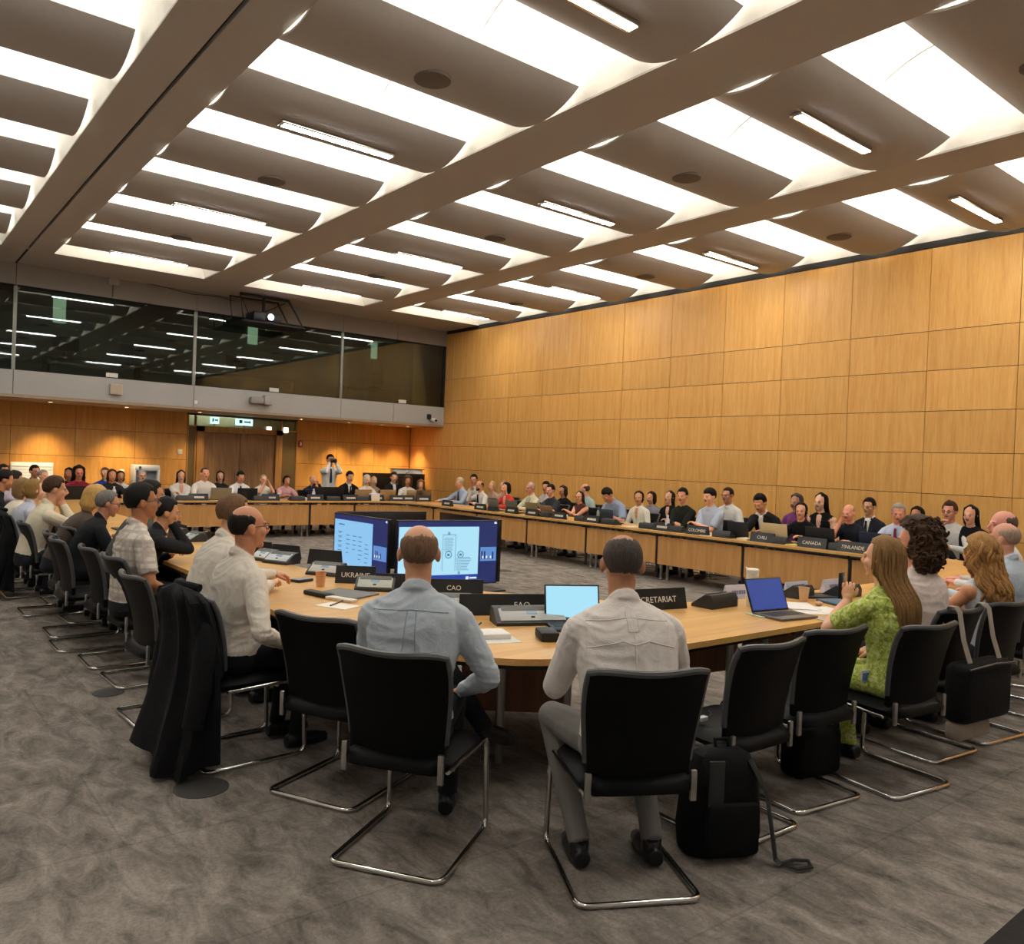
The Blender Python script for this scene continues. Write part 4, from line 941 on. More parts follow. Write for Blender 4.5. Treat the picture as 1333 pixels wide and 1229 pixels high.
        a0 = W_+hd*.022*s+lat*.026*s*sx; d1 = (hd*.75+lat*.62*sx+nrm*.35).normalized(); d2 = (hd*.95+lat*.15*sx+nrm*.4).normalized()
        fb.tube([a0, a0+d1*.034*s, a0+d1*.034*s+d2*.028*s, a0+d1*.034*s+d2*.036*s], [.0125*s, .011*s, .0095*s, .004*s], 7, 0)
    bm = bmesh.new(); bm.from_mesh(me); bm.faces.ensure_lookup_table()
    for f_, m in zip(bm.faces, mlist): f_.material_index = m; f_.smooth = True
    if fb.v:
        vv = [bm.verts.new(p_) for p_ in fb.v]
        for fc in fb.f:
            try: nf = bm.faces.new([vv[i] for i in fc]); nf.material_index = 0; nf.smooth = True
            except ValueError: pass
    me.materials.clear()
    for m in mats: me.materials.append(m)
    bm.to_mesh(me); bm.free(); me.name = 'person'
    o = bpy.data.objects.new('person', me); C.objects.link(o); o.location = (hip[0], hip[1], 0); o.rotation_euler = (0, 0, R(face-90)); tag(o, label, 'person', group)
    bpy.data.meshes.remove(src)
    if hair and hair != 'none':
        hb = hair_mesh(hair, hcol, hs*1.015, H4, seed=len(PEOPLE)+1, fine=fine, length=hlen); hb.obj('hair', hairm(hcol) if hair not in ('hat',) else fabric(hcol), o, angle=80)
    if glasses:
        q = MB()
        for sx in (-1, 1):
            q.tube([(sx*.032+.021*math.cos(2*PI*j/14), .101-.006*abs(math.cos(2*PI*j/14)), .006+.017*math.sin(2*PI*j/14)) for j in range(14)], .0022 if fine else .003, 6, 0, closed=True); q.tube([(sx*.053, .097, .010), (sx*.078, .06, .012), (sx*.083, -.01, .008)], .0022 if fine else .003, 6)
        q.tube([(-.011, .103, .009), (.011, .103, .009)], .0022, 6); q.v = [tuple(HS @ V(p_)) for p_ in q.v]; q.obj('glasses', M(glasses, .3), o)
    if tie:
        q = MB(); ts = (.515, .46, .40, .33, .25, .18); pr = [front(t, (.022 if shirt else .010)+.012*(t < .3)) for t in ts]; q.tube(pr, [.016*s, .017*s, .022*s, .027*s, .031*s, .022*s], 8, 0); 
        q.v = [tuple(p_) for p_ in q.v]; oo = q.obj('tie', fabric(tie), o)
    if lanyard:
        q = MB(); c0 = at(.52)[0]; pts = [c0+V((.05*s, 0, .02)), front(.47, .008)+V((.045*s, 0, 0)), front(.36, .012)+V((.02*s, 0, 0)), front(.24, .016), front(.36, .012)-V((.02*s, 0, 0)), front(.47, .008)-V((.045*s, 0, 0)), c0-V((.05*s, 0, -.02))]
        q.tube(pts, .005, 6); q.obj('lanyard', fabric(lanyard), o)
    PEOPLE.append(o)
    o['_hip'] = 0; del o['_hip']
    if addchair: chair(hip[0]+.075*math.cos(R(face)), hip[1]+.075*math.sin(R(face)), face, addchair)
    return o, fr, V((hip[0], hip[1], 0)), (HS, front, at, s)

def world_of(fr, hp, l): return hp+fr @ V(l)
def back_seams(o, mat, lines, r=.0028, name='back_seam'):
    """stitched seams lying on the back of a shirt; lines are lists of (x, z) in the person's own space."""
    me = o.data; bv = BVHTree.FromPolygons([v.co for v in me.vertices], [tuple(p.vertices) for p in me.polygons])
    for ln in lines:
        pts = []
        for i in range(len(ln)-1):
            (x0, z0), (x1, z1) = ln[i], ln[i+1]
            for k_ in range(8):
                h = bv.ray_cast(V((lerp(x0, x1, k_/8), -1.2, lerp(z0, z1, k_/8))), V((0, 1, 0)))
                if h[0] is not None: pts.append(h[0]+V((0, -.0006, 0)))
        if len(pts) > 2:
            q = MB(); q.tube(pts, r, 6); q.obj(name, mat, o)
# ================================================================ NEAR CHAIRS AND THE PEOPLE ON THEM
def near_chair(rx, ry, face, label):
    x, y = from_rear(rx, ry, face); chair(x, y, face, label); return rx+.20*math.cos(R(face)), ry+.20*math.sin(R(face))
hA = near_chair(1.657, 2.792, 34, 'black cantilever chair under the bald man in the blue shirt')
hB = near_chair(2.34, 2.048, 62, 'black cantilever chair under the man in the creased white shirt')
near_chair(3.23, 2.10, 88, 'empty black chair with a backpack leaning on it, right of the white-shirted man')
near_chair(3.826, 2.13, 83, 'empty black chair between the backpack chair and the woman in green')
hE = near_chair(4.411, 1.941, 82, 'black cantilever chair under the woman in the lime green dress')
hF = near_chair(5.136, 2.084, 84, 'black chair hung with a black bag, behind the curly-haired woman')
hG = near_chair(5.762, 2.044, 82, 'black chair under the woman with wavy blonde hair')
near_chair(1.699, 3.581, 26, 'empty black chair between the blue-shirted man and the draped jacket')
hJ = near_chair(1.40, 4.41, 3, 'black chair draped with a jacket under the man in glasses')
near_chair(1.30, 5.27, 2, 'black chair under the brown-haired man behind the man in glasses')
hL1 = near_chair(1.404, 6.21, 2, 'black chair under the man in the checked shirt')
hL2 = near_chair(1.368, 6.85, 0, 'black chair under the man in the black shirt beyond the checked shirt')
hL3 = near_chair(1.271, 7.506, 0, 'black chair under the man in dark green')
hL4 = near_chair(1.313, 8.08, 0, 'black chair under the grey-haired man in a dark suit')
hL5 = near_chair(1.547, 8.65, 2, 'black chair under the person in the brown jacket')
hL6 = near_chair(1.262, 9.2, 0, 'black chair under the man in the cream shirt')
hL7 = near_chair(1.548, 9.75, 2, 'empty black chair beyond the man in the cream shirt')
hL8 = near_chair(1.253, 10.338, 1, 'black chair with a dark coat over it at the left edge')
SK = {'p': 'd3a58a', 'l': 'c99876', 't': 'b58360', 'm': 'a37048', 'd': '7d5335', 'r': 'c08a72'}
A_, frA, _, xA = person('bald man from behind in a pale blue shirt at the near table', head=(1.93, 3.05, 1.372), hip=hA, face=48, skin='bb8a6c', top='bcc6d0', bottom='1b1c20', hair='bald', hcol='7a5e49', lean=(3, 8, 14), hy=14, neck=10,
    arms=((.20, .27, .63), (-.06, .34, .63)), sleeve='long', fine=True, wrinkle=.007, fat=1.15, width=1.04,
    legs=[((.09, 0, .55), (.13, .44, .545), (.12, .42, .10), None), ((-.09, 0, .56), (.09, .44, .66), (.27, .58, .36), (.55, .55, -.35))])
back_seams(A_, fabric('98a5b4'), [[(-.17, 1.02), (0, 1.03), (.17, 1.02)], [(-.018, 1.028), (-.03, .80)], [(.018, 1.028), (.03, .80)]])
B_, frB, _, xB = person('balding man from behind in a creased off-white shirt, head turned right', head=(2.50, 2.47, 1.37), hip=hB, face=62, skin='a9785a', top='e6ded8', bottom='7c7874', hair='thin', hcol='4a423c', lean=(8, 15, 24), hy=-12, hp=4, neck=16, width=1.08,
    arms=((.22, .42, .80, V((.45, -.3, -1))), (-.17, .44, .79, V((-.45, -.3, -1)))), fine=True, wrinkle=.007, fat=1.25, glasses='3a3836', legs=[((.09, 0, .55), (.17, .42, .54), (.16, .12, .10), None), ((-.09, 0, .55), (-.22, .40, .54), (-.15, .14, .10), None)])
back_seams(B_, fabric('e6ddd4'), [[(-.18, 1.03), (0, 1.05), (.18, 1.03)], [(-.19, .93), (-.05, .965), (0, .95), (.06, .965), (.19, .93)], [(-.022, 1.07), (-.022, 1.0), (.022, 1.0), (.022, 1.07)], [(0, 1.0), (.0, .80)]])
J = on_z(411, 752, .785); 
def loc_of(p, hip, face):
    d = V((p[0]-hip[0], p[1]-hip[1], 0)); a = R(face-90); return V((d.x*math.cos(a)+d.y*math.sin(a), -d.x*math.sin(a)+d.y*math.cos(a), p[2]))
jl = loc_of(J, hJ, 3)
person('balding man in glasses and a white shirt, seen from the side', head=(1.64, 4.50, 1.362), hip=hJ, face=3, skin='b27d62', top='dcd3c6', bottom='17181c', hair='bald', hcol='1d1712', lean=(2, 5, 12), hy=-2, hp=-2, neck=16, width=1.1, fat=1.28,
    armk=1.12, arms=((.22, .20, .63), (jl.x+.02, jl.y-.08, .80, V((-.5, -.2, -.6)), V((.1, 1, -.08)))), fine=True, wrinkle=.006, glasses='22242c', lip='a8695a')
person('brown-haired man in a white shirt behind the man in glasses', head=(1.93, 5.33, 1.375), face=4, skin='c29274', top='ddd5c8', bottom='202228', hair='short', hcol='6e5138', lean=(10, 18, 24), hy=-8, hp=6, arms='table', fine=True, wrinkle=.008)
person('dark-haired man in glasses and a checked short-sleeved shirt', head=(1.60, 6.26, 1.40), hip=(hL1[0]-.09, hL1[1]), face=2, skin='a06d4c', top='d9d2c6', topmat=plaid(), bottom='22242a', hair='full', hcol='16120f', lean=(0, 4, 10), hy=-6, hp=-2, arms=((.12, .22, .62), (-.05, .25, .64)), sleeve='short', fine=True, wrinkle=.008, glasses='2a2420')
person('black-shirted man with black hair, chin on hand beyond the checked shirt', head=(1.95, 6.90, 1.262), face=2, skin='b58766', top='1c1e22', bottom='1a1b20', hair='full', hcol='14110f', lean=(14, 26, 34), hy=-10, hp=8, arms='chin', fine=True)
person('dark-haired man in a dark green shirt bent towards the table', head=(1.98, 7.55, 1.377), face=2, skin='a9795a', top='454b40', bottom='22242a', hair='full', hcol='17120f', lean=(18, 28, 30), hy=-8, arms='table', vox=.009)
person('grey-haired man in glasses and a dark suit in the left row', head=(1.77, 8.07, 1.262), face=2, skin='b98468', top='1b1c20', bottom='191a1e', hair='short', hcol='77726c', lean=(16, 26, 32), hy=-6, hp=10, arms='table', glasses='3a2420', fine=True)
person('blonde person in a brown jacket leaning onto the left-row table', head=(1.80, 8.65, 1.275), face=2, skin='d0a080', top='4a3d34', bottom='22242a', hair='bob', hcol='c79d5c', lean=(22, 34, 38), hp=14, arms='table', vox=.009)
person('man with brown hair and a cream shirt, hands clasped before his face', head=(1.53, 9.22, 1.342), face=2, skin='be8c70', top='e0d6bd', bottom='22242a', hair='full', hcol='4a3424', lean=(12, 20, 24), hp=8, hy=-4, arms='both', fine=True, sleeve='long')
person('woman with fair tied-back hair in a pale blue blouse in the left row', head=(1.50, 10.3, 1.27), face=2, skin='cfa186', top='c3c6d6', bottom='2a2c34', hair='bun', hcol='94723f', lean=(14, 24, 30), hy=6, arms='table', vox=.009)
person('person in a cream jacket next to the pale blue blouse', head=(1.48, 10.95, 1.25), face=2, skin='cfa186', top='ded6c2', bottom='2a2c34', hair='bob', hcol='8d6e48', lean=(14, 24, 30), arms='table', addchair='black chair under the person in the cream jacket')
person('dark-haired man in a lilac shirt near the left edge', head=(1.58, 12.35, 1.302), face=0, skin='b5805e', top='b9a9b8', bottom='2a2c34', hair='full', hcol='241a15', lean=(10, 16, 22), hp=6, arms='chin', addchair='black chair under the man in the lilac shirt')
person('dark-suited person with dark hair at the left edge of the row', head=(1.40, 11.7, 1.33), face=0, skin='b07a58', top='1e2026', bottom='1c1d22', hair='full', hcol='1a1411', lean=(6, 12, 18), hp=14, arms='table', addchair='black chair under the dark-suited person at the left edge')
# right-hand near row
FLORAL = floral()
GW, frG, hpG, _ = person('woman with straight honey-blonde hair in a lime floral dress, phone raised', head=(4.49, 2.262, 1.283), hip=hE, face=84, skin='d0a084', top='a8b84a', topmat=FLORAL, bottommat=FLORAL, hair='long', hlen=-.44, hcol='8c693f', lean=(4, 8, 12), hy=8, s=.94,
    arms=((.10, .22, .66), (-.05, .27, .95, V((-.9, .25, -.9)), V((.1, .05, .95)), V((.7, .5, 0)), 55)), sleeve='short', collar=False, fine=True, wrinkle=.008)
person('woman with a big head of dark brown curls in a dusty pink blouse', head=(5.33, 2.33, 1.375), hip=hF, face=84, skin='c98e74', top='e2d0c9', bottom='33353c', hair='curly', hcol='4a3424', lean=(5, 9, 12), hy=24, arms='table', fine=True, wrinkle=.006)
person('woman with wavy golden hair in a white sleeveless top', head=(5.86, 2.17, 1.278), hip=(hG[0]+.03, hG[1]-.05), face=82, skin='b9835f', top='d8dde2', bottom='30323a', hair='wavy', hlen=-.38, hcol='a97c48', lean=(3, 8, 12), hy=-6, arms='table', sleeve='none', collar=False, fine=True)
person('bald man in a pale blue shirt at the right edge', head=(6.72, 2.44, 1.352), face=86, skin='c08f78', top='b9c6d2', bottom='2a2c34', hair='bald', hcol='a68d7c', lean=(4, 8, 12), hy=4, arms='table', fine=True, addchair='black chair under the pale-blue-shirted bald man')
person('bald pink-headed man just beyond the other bald man', head=(7.55, 2.76, 1.418), face=110, skin='c98c7c', top='d9dadb', bottom='2a2c34', hair='bald', hcol='5a4c44', lean=(3, 7, 10), hy=30, arms='table', fine=True, addchair='black chair under the pink-headed bald man')
# ---------------------------------------------------------------- right row
def rrow(px, py, label, x=10.38, face=180, **k):
    p = on_x(px, py, x); ch = k.pop('ch', None) or ('black chair of the ' + label)
    w_ = ch.split(' '); ch = ' '.join(w_[:15]); k.setdefault('lean', (4, 8, 14)); k.setdefault('hp', 4)
    return person(label, head=p, face=face, addchair=ch, **k)
rrow(598, 622, 'white-haired man in a pale blue shirt reaching along the table', ch='black chair of the white-haired man in pale blue', skin='c79478', top='aebdd2', hair='short', hcol='b9aa90', hp=14, tie='2a3566', arms=((.30, .46, .78), (-.1, .42, .78)))
rrow(625, 626, 'bald-fronted man with a dark beard, white shirt and hand at chin', ch='black chair of the bearded man', skin='b98468', top='dcd8d2', hair='bald', hcol='4b3a2e', beard='2c2019', arms='chin', tie='1c1e24')
rrow(659, 629, 'woman with a black bob in a red top', ch='black chair of the woman in red', skin='c9957a', top='d1402f', hair='bob', hcol='1d1613', collar=False, arms='type', neckline=1)
rrow(691, 628, 'grey-pink balding man in glasses and a pale yellow shirt with lanyard', ch='black chair of the man with the lanyard', skin='c58c7c', top='dcd9bd', hair='buzz', hcol='c7a69a', glasses='2a2624', lanyard='4a4f52', arms='type', face=176)
rrow(717, 631, 'black-haired man in a dark grey shirt holding a tablet', ch='black chair of the man in dark grey', skin='c9907a', top='34383e', hair='full', hcol='1b1614', arms='type', sleeve='short', hy=10)
rrow(755, 640, 'woman with long brown hair, glasses and bare folded arms', ch='black chair of the bare-armed woman', skin='cf9a7c', top='5a2c28', hair='long', hcol='3a241a', glasses='2a2220', sleeve='none', arms='cross', collar=False, hy=14)
rrow(787, 637, 'man in a pale blue shirt with his dark head bowed low', ch='black chair of the man with the bowed head', skin='b98468', top='9fb0cc', hair='full', hcol='181513', lean=(18, 30, 40), hp=44, neck=40, arms='type', sleeve='short')
rrow(832, 640, 'woman in a white blouse with tied black hair, looking aside', ch='black chair of the woman in the white blouse', skin='bd8a68', top='e4e2d2', hair='bun', hcol='1b1512', hy=28, arms='lap', neckline=1)
rrow(889, 636, 'black-haired man in a black long-sleeved shirt, hands together', ch='black chair of the man in black', skin='c68f72', top='22261f', hair='full', hcol='15110f', hy=18, arms='cross', collar=False)
rrow(924, 636, 'man with a black bowl cut and pale blue short-sleeved shirt', ch='black chair of the man with the bowl cut', skin='d6a284', top='b9c6dc', hair='cap', hcol='151210', sleeve='short', arms='cross', hp=6, hy=-4)
rrow(988, 644, 'man in a black suit bent forward, hand to his face', ch='black chair of the man hiding his face', skin='c08a68', top='1b1b1d', hair='full', hcol='141110', lean=(16, 26, 34), hp=26, arms='chin', shirt='e6e2da', tie='d8d2c6', hy=8)
rrow(1043, 655, 'woman in a black jacket leaning in with dark hair tied back', ch='black chair of the woman in the black jacket', skin='c99678', top='17171a', hair='bun', hcol='171311', lean=(14, 22, 28), hy=22, arms='table')
rrow(1105, 657, 'bald man in a navy T-shirt with a fist at his mouth', ch='black chair of the man in the navy T-shirt', skin='cd9078', top='1d222e', hair='bald', hcol='b08b7a', sleeve='short', arms='chin', collar=False, lean=(8, 14, 20), hp=10)
rrow(1170, 656, 'grey-haired man in a pale blue shirt and dark red tie', ch='black chair of the man in the red tie', skin='c98a74', top='c5d2ec', hair='short', hcol='a59a8c', tie='7a1f34', hy=24, hp=14, arms='table')
S2 = 11.32
rrow(617, 618, 'black-haired man seated in the back row behind the bearded man', x=S2, ch='black back-row chair behind the bearded man', skin='b98468', top='ddd8cc', hair='full', hcol='17130f', hy=40, arms='lap')
rrow(641, 627, 'blonde woman in the back row between the beard and the red top', x=S2, ch='black back-row chair of the blonde woman', skin='cf9d80', top='c9a58c', hair='long', hcol='c69d66', arms='lap', collar=False)
rrow(656, 626, 'pink-shirted person half hidden behind the woman in red', x=S2, ch='black back-row chair behind the red top', skin='cf9d80', top='dcbcae', hair='buzz', hcol='b08a70', arms='lap')
rrow(711, 627, 'black-haired man in white behind the dark grey shirt', x=S2, ch='black back-row chair behind the dark grey shirt', skin='b98468', top='d8d6d0', hair='full', hcol='14110f', arms='lap', hy=24)
rrow(733, 633, 'woman in glasses and black clothes seated against the wall', x=S2, ch='black back-row chair of the woman in black with glasses', skin='b07c60', top='1c1b1d', hair='bob', hcol='33261e', glasses='1e1a18', arms='lap', collar=False)
rrow(762, 630, 'balding man in pale teal behind the bare-armed woman', x=S2, ch='black back-row chair of the man in pale teal', skin='c9957a', top='a9bdb8', hair='bald', hcol='4a3a2e', arms='lap', hy=-60)
rrow(848, 641, 'dark-haired woman in a patterned grey top behind the white blouse', x=S2, ch='black back-row chair behind the white blouse', skin='bd8668', top='8d8f98', hair='bob', hcol='2a1d17', arms='lap', collar=False)
rrow(873, 640, 'long-haired woman in a black cardigan beside the man in black', x=S2, ch='black back-row chair of the woman in the cardigan', skin='c9987a', top='17171a', hair='long', hcol='191412', arms='lap', collar=False, neckline=1, hp=-6)
rrow(948, 635, 'man in dark glasses and a white shirt against the wall', x=S2, ch='black back-row chair of the man in dark glasses', skin='b47c60', top='e4e2da', hair='short', hcol='1d1a18', glasses='16161a', sleeve='short', arms='lap')
rrow(1037, 644, 'grey-haired woman in a purple top and grey shawl', x=S2, ch='black back-row chair of the woman in the shawl', skin='a87860', top='7a3d78', hair='bob', hcol='4a4644', arms='lap', collar=False)
rrow(1069, 643, 'long black-haired woman in a black sleeveless top', x=S2, ch='black back-row chair of the sleeveless woman', skin='d2a58a', top='151517', hair='long', hcol='12100f', sleeve='none', arms='lap', collar=False, neckline=1)
rrow(1132, 649, 'man in a navy suit and tie in the back row', x=S2, ch='black back-row chair of the suited man', skin='c0906e', top='20222c', hair='full', hcol='15120f', glasses='4a4440', shirt='e2e0da', tie='23242c', arms='lap', lean=(0, 3, 8))
rrow(1194, 661, 'black-haired woman half hidden behind the red tie man', x=S2, ch='black back-row chair behind the red tie man', skin='a87455', top='1b1c20', hair='bob', hcol='100e0d', arms='lap', collar=False)
rrow(1237, 654, 'brown-haired man in glasses and white shirt, hand on his chin', x=S2, ch='black back-row chair of the man touching his chin', skin='c68d78', top='dfe0dc', hair='quiff', hcol='4a2f22', glasses='30201c', arms='chin')
rrow(1264, 659, 'long black-haired woman at the right end of the back row', x=S2, ch='black back-row chair at the right end', skin='c9977c', top='19191b', hair='long', hcol='121010', arms='lap', collar=False)
# ---------------------------------------------------------------- far row
def frow(px, py, label, y=16.62, face=-90, **k):
    p = on_y(px, py, y); ch = k.pop('ch', None) or ('black chair of the ' + label); ch = ' '.join(ch.split(' ')[:15]); k.setdefault('lean', (5, 9, 14)); k.setdefault('hp', 4)
    return person(label, head=p, face=face, addchair=ch, vox=.0115, **k)
frow(236, 613, 'woman with long dark hair and a white blouse left of the door', skin='b98a70', top='d8d2cc', hair='long', hcol='221512', arms='cross', collar=False, hy=-10, neckline=1)
frow(267, 609, 'man with cropped hair in a white sweater below the door', skin='c58d72', top='e6ded6', hair='buzz', hcol='4a3a30', arms='type', collar=False)
frow(287, 614, 'dark-haired woman seated behind the white sweater', y=17.4, skin='c0907a', top='2a2320', hair='bob', hcol='1c1512', arms='lap', collar=False, hy=-20)
frow(314, 614, 'man in a white shirt and dark tie before the closed door', skin='b98266', top='e4e6e6', hair='full', hcol='1a1714', tie='2e2a34', arms='type', hp=16)
frow(343, 618, 'grey-haired man with glasses and clasped hands by the door', skin='c59478', top='e2dcd2', hair='buzz', hcol='8a827a', glasses='3a302a', arms='both', sleeve='short')
frow(374, 620, 'dark-haired person in a pink top looking down', skin='b07a5e', top='cf9ea0', hair='bun', hcol='1d1614', arms='type', sleeve='short', hp=18, collar=False)
frow(408, 619, 'bald man in a navy jacket in the far row', skin='c58f74', top='20243a', hair='bald', hcol='9a8676', arms='both', hp=8)
frow(456, 614, 'man in a black suit, white shirt and black tie in the far row', skin='c09070', top='15161a', hair='full', hcol='141214', shirt='e8e6e2', tie='18181c', arms='table', hp=12)
frow(478, 619, 'woman with white-blonde hair in a cream top in the far row', skin='d0a68e', top='e2d8c8', hair='bob', hcol='d8c8a8', arms='type', collar=False)
frow(513, 615, 'dark-haired young man in an open black jacket near the corner', y=16.9, skin='c9987e', top='1c1c20', hair='full', hcol='1f1916', shirt='dfe0e6', neckline=1, arms='table', hy=-16)
frow(531, 621, 'curly brown-haired person in white at the rounded corner', face=-110, skin='b5805e', top='e2dccf', hair='curly', hcol='5a4630', arms='type', collar=False)
frow(548, 627, 'long-haired person in tan behind a laptop at the corner', face=-125, y=16.3, skin='c9977a', top='a88a68', hair='wavy', hcol='7d5c38', arms='type', collar=False)
frow(405+82, 621, 'blonde woman partly hidden in the second far row', y=17.4, skin='d0a68e', top='b89a86', hair='long', hcol='c9a468', arms='lap', collar=False)
frow(185, 612, 'person with grey hair and glasses beside the water dispenser', skin='c79a80', top='e0dcd6', hair='short', hcol='a8a4a6', glasses='4a4444', arms='table')
frow(146, 612, 'smiling woman with brown hair and a dark top in the left corner', skin='b5805e', top='2a2828', hair='bob', hcol='4a2e1e', arms='table', collar=False)
frow(157, 614, 'dark-haired person in white behind the smiling woman', y=17.4, skin='b5805e', top='e2e0da', hair='bob', hcol='2a201a', arms='lap', collar=False)
frow(137, 609, 'person in a royal blue top leaning in the second far row', y=17.4, skin='c9977a', top='23489a', hair='short', hcol='6a5040', arms='lap', hy=-30)
frow(103, 608, 'woman with full dark hair, glasses and a red top', skin='bd7a62', top='8a1f2c', hair='wavy', hcol='1b1412', glasses='b0302c', arms='table', collar=False)
frow(90, 610, 'second dark-haired woman at the left beside the red top', y=17.2, skin='a87054', top='2a2528', hair='bob', hcol='171210', arms='lap', collar=False, hy=-30)
person('dark-haired person in front of the white slatted board', head=on_y(45, 606, 16.9), face=-70, skin='b07a5e', top='3a3a42', hair='full', hcol='1c1614', arms='table', addchair='black chair in front of the white slatted board', vox=.0115)
person('grey-haired person in beige next to the slatted board', head=on_y(56, 612, 16.2), face=-60, skin='c9977a', top='c9b496', hair='short', hcol='9a9284', arms='table', addchair='black chair of the beige-clothed person', vox=.0115)
person('person with dark hair at the far left corner of the ring', head=on_y(4, 605, 16.6), face=-60, skin='c09070', top='4a4650', hair='full', hcol='241c18', arms='table', addchair='black chair at the far left corner of the ring', vox=.0115)
# standing photographer
p = on_y(430, 593, 17.35)
PH, frP, hpP, _x = person('standing man in a white shirt and dark tie, raising a camera to his face', head=p, face=-97, seat=False, legs='stand', skin='a8775c', top='e8e6e4', bottom='22242c', hair='full', hcol='17130f', lean=(2, 3, 6), neck=6, tie='3a3f52', vox=.010,
    arms=((.07, .235, 1.53, V((.45, -.1, -1)), V((-.3, .2, .9)), V((-.3, .9, 0)), 45), (-.07, .235, 1.53, V((-.45, -.1, -1)), V((.3, .2, .9)), V((.3, .9, 0)), 45)))
c = world_of(frP, hpP, (0, .285, p.z-.12)); t = thing('camera', 'dark camera held up by the standing man', 'camera', c, R(-97-90)); q = MB(); q.box((0, 0, 0), (.15, .05, .085), bev=.01); q.obj('body', M('2a1c1e', .4), t)
q = MB(); q.tube([(0, .02, 0), (0, .07, 0)], .03, 16); q.obj('lens', MATTBLACK, t)
# ================================================================ THINGS ON THE TABLES
LET = M('e9e4d8', .6, name='pale_lettering'); 
def xf(v): return V(v)
def terminal(loc, face, label, pale='c9c8c0', w_=.27, group='conference terminals', lcd=True):
    """face: direction of the user (deg from +X)."""
    t = thing('conference_terminal', label, 'terminal', (loc[0], loc[1], TZ), R(face-90), group)   # user sits at +Y
    q = MB(); d = .17; prof = [(d/2, 0), (d/2, .018), (-.02, .088), (-d/2+.02, .092), (-d/2, .06), (-d/2, 0)]; n = len(prof)
    q.add([V((s*w_/2, p[0], p[1])) for s in (-1, 1) for p in prof], [tuple(range(n)), tuple(range(2*n-1, n-1, -1))]+[(i, n+i, n+(i+1) % n, (i+1) % n) for i in range(n)], 0, False)
    q.obj('body', DARKGREY, t)
    a = math.atan2(.07, d/2+.02); c = V((0, (d/2-.02)/2, .0555)); X = Matrix.Translation(c) @ Matrix.Rotation(-a, 4, 'X')
    q = MB(); q.box((0, 0, 0), (w_*.88, .10, .008), 0, X, .003); q.obj('face_panel', M(pale, .45), t)
    if lcd:
        q = MB(); q.box((-.0, -.012, .0045), (.06, .022, .004), 0, X); q.obj('display', EM('9fb8c8', .3), t)
        q = MB(); q.box((0, .025, .0045), (.022, .012, .006), 0, X, .002); q.obj('button', BLACK, t)
    q = MB(); q.box((0, -.045, .0045), (w_*.8, .035, .004), 0, X); q.obj('speaker_strip', M('6a6b68', .6), t)
    return t
def nameplate(loc, face, label, txt, w_=.34, h_=.115, strip=None, group=None, tilt=16, col='151515', tcol=None, size=None, off=0):
    """tent sign; the lettered side faces 'face'."""
    t = thing('name_plate', label, 'name plate', (loc[0], loc[1], TZ), R(face-90), group)
    q = MB(); k = math.tan(R(tilt))*h_; q.add([(s*w_/2, y, z) for s in (-1, 1) for y, z in ((k, 0), (.004, h_), (-.004, h_), (-k, 0))], [(0, 1, 2, 3), (7, 6, 5, 4), (0, 4, 5, 1), (1, 5, 6, 2), (2, 6, 7, 3), (3, 7, 4, 0)], 0, False); q.obj('tent', M(col, .5), t)
    X = Matrix.Translation((off, (k+.004)/2+.0015, h_*.47)) @ Matrix.Rotation(PI, 4, 'Z') @ Matrix.Rotation(PI/2-R(tilt), 4, 'X')
    m = M(tcol, .6) if tcol else LET
    if txt: lettering(txt, size or h_*.42, m, t, X)
    elif strip:
        q = MB(); x = -strip/2; r = random.Random(int(loc[0]*100)+int(loc[1]*100))
        while x < strip/2:
            l = .012+.012*r.random(); q.box((x+l/2, 0, 0), (l, h_*.28, .0012), 0, X); x += l+.006
        q.obj('lettering', m, t)
    return t
def laptop(loc, face, label, col='2a2b2e', lid='2a2b2e', op=108, w_=.32, d=.22, screen=None, group=None):
    t = thing('laptop', label, 'laptop', (loc[0], loc[1], TZ), R(face-90), group)   # user at +Y
    q = MB(); q.box((0, 0, .009), (w_, d, .016), bev=.005); q.obj('base', M(col, .45), t)
    q = MB(); q.box((0, -.02, .0172), (w_*.86, d*.48, .002)); q.obj('keyboard', M('1b1b1d', .6), t)
    X = Matrix.Translation((0, -d/2, .016)) @ Matrix.Rotation(R(op-90), 4, 'X'); q = MB(); q.box((0, 0, d*.46), (w_, .008, d*.92), 0, X, .003); l = q.obj('lid', M(lid, .4), t)
    q = MB(); q.add([X @ V((sx*w_*.47, .0045, zz)) for sx, zz in ((-1, .012), (1, .012), (1, d*.88), (-1, d*.88))], [(0, 1, 2, 3)], 0, False); q.obj('screen', EM(screen[0], screen[1]) if screen else M('101318', .15), t, fix=False)
    return t
def cup(loc, label, col='d8a070', h_=.095, r_=.038, lidc=None):
    t = thing('paper_cup', label, 'cup', (loc[0], loc[1], TZ)); q = MB(); q.lathe([(0, .001), (r_*.74, 0), (r_, h_), (r_+.003, h_+.002), (r_-.003, h_-.002), (r_*.7, .006), (0, .006)], 24); q.obj('cup_wall', M(col, .6), t)
    q = MB(); q.lathe([(0, 0), (r_*.88, 0), (r_*.88, .001), (0, .001)], 20, 0, Matrix.Translation((0, 0, h_*.7))); q.obj('drink', M('3a2416', .2), t); return t
def slab(name, label, cat, loc, face, d, col, z=0., bev=.004, group=None, mat=None):
    q = MB(); q.box((0, 0, d[2]/2), d, bev=bev); o = q.obj(name, mat or M(col, .6)); o.location = (loc[0], loc[1], TZ+z); o.rotation_euler = (0, 0, R(face-90)); return tag(o, label, cat, group)
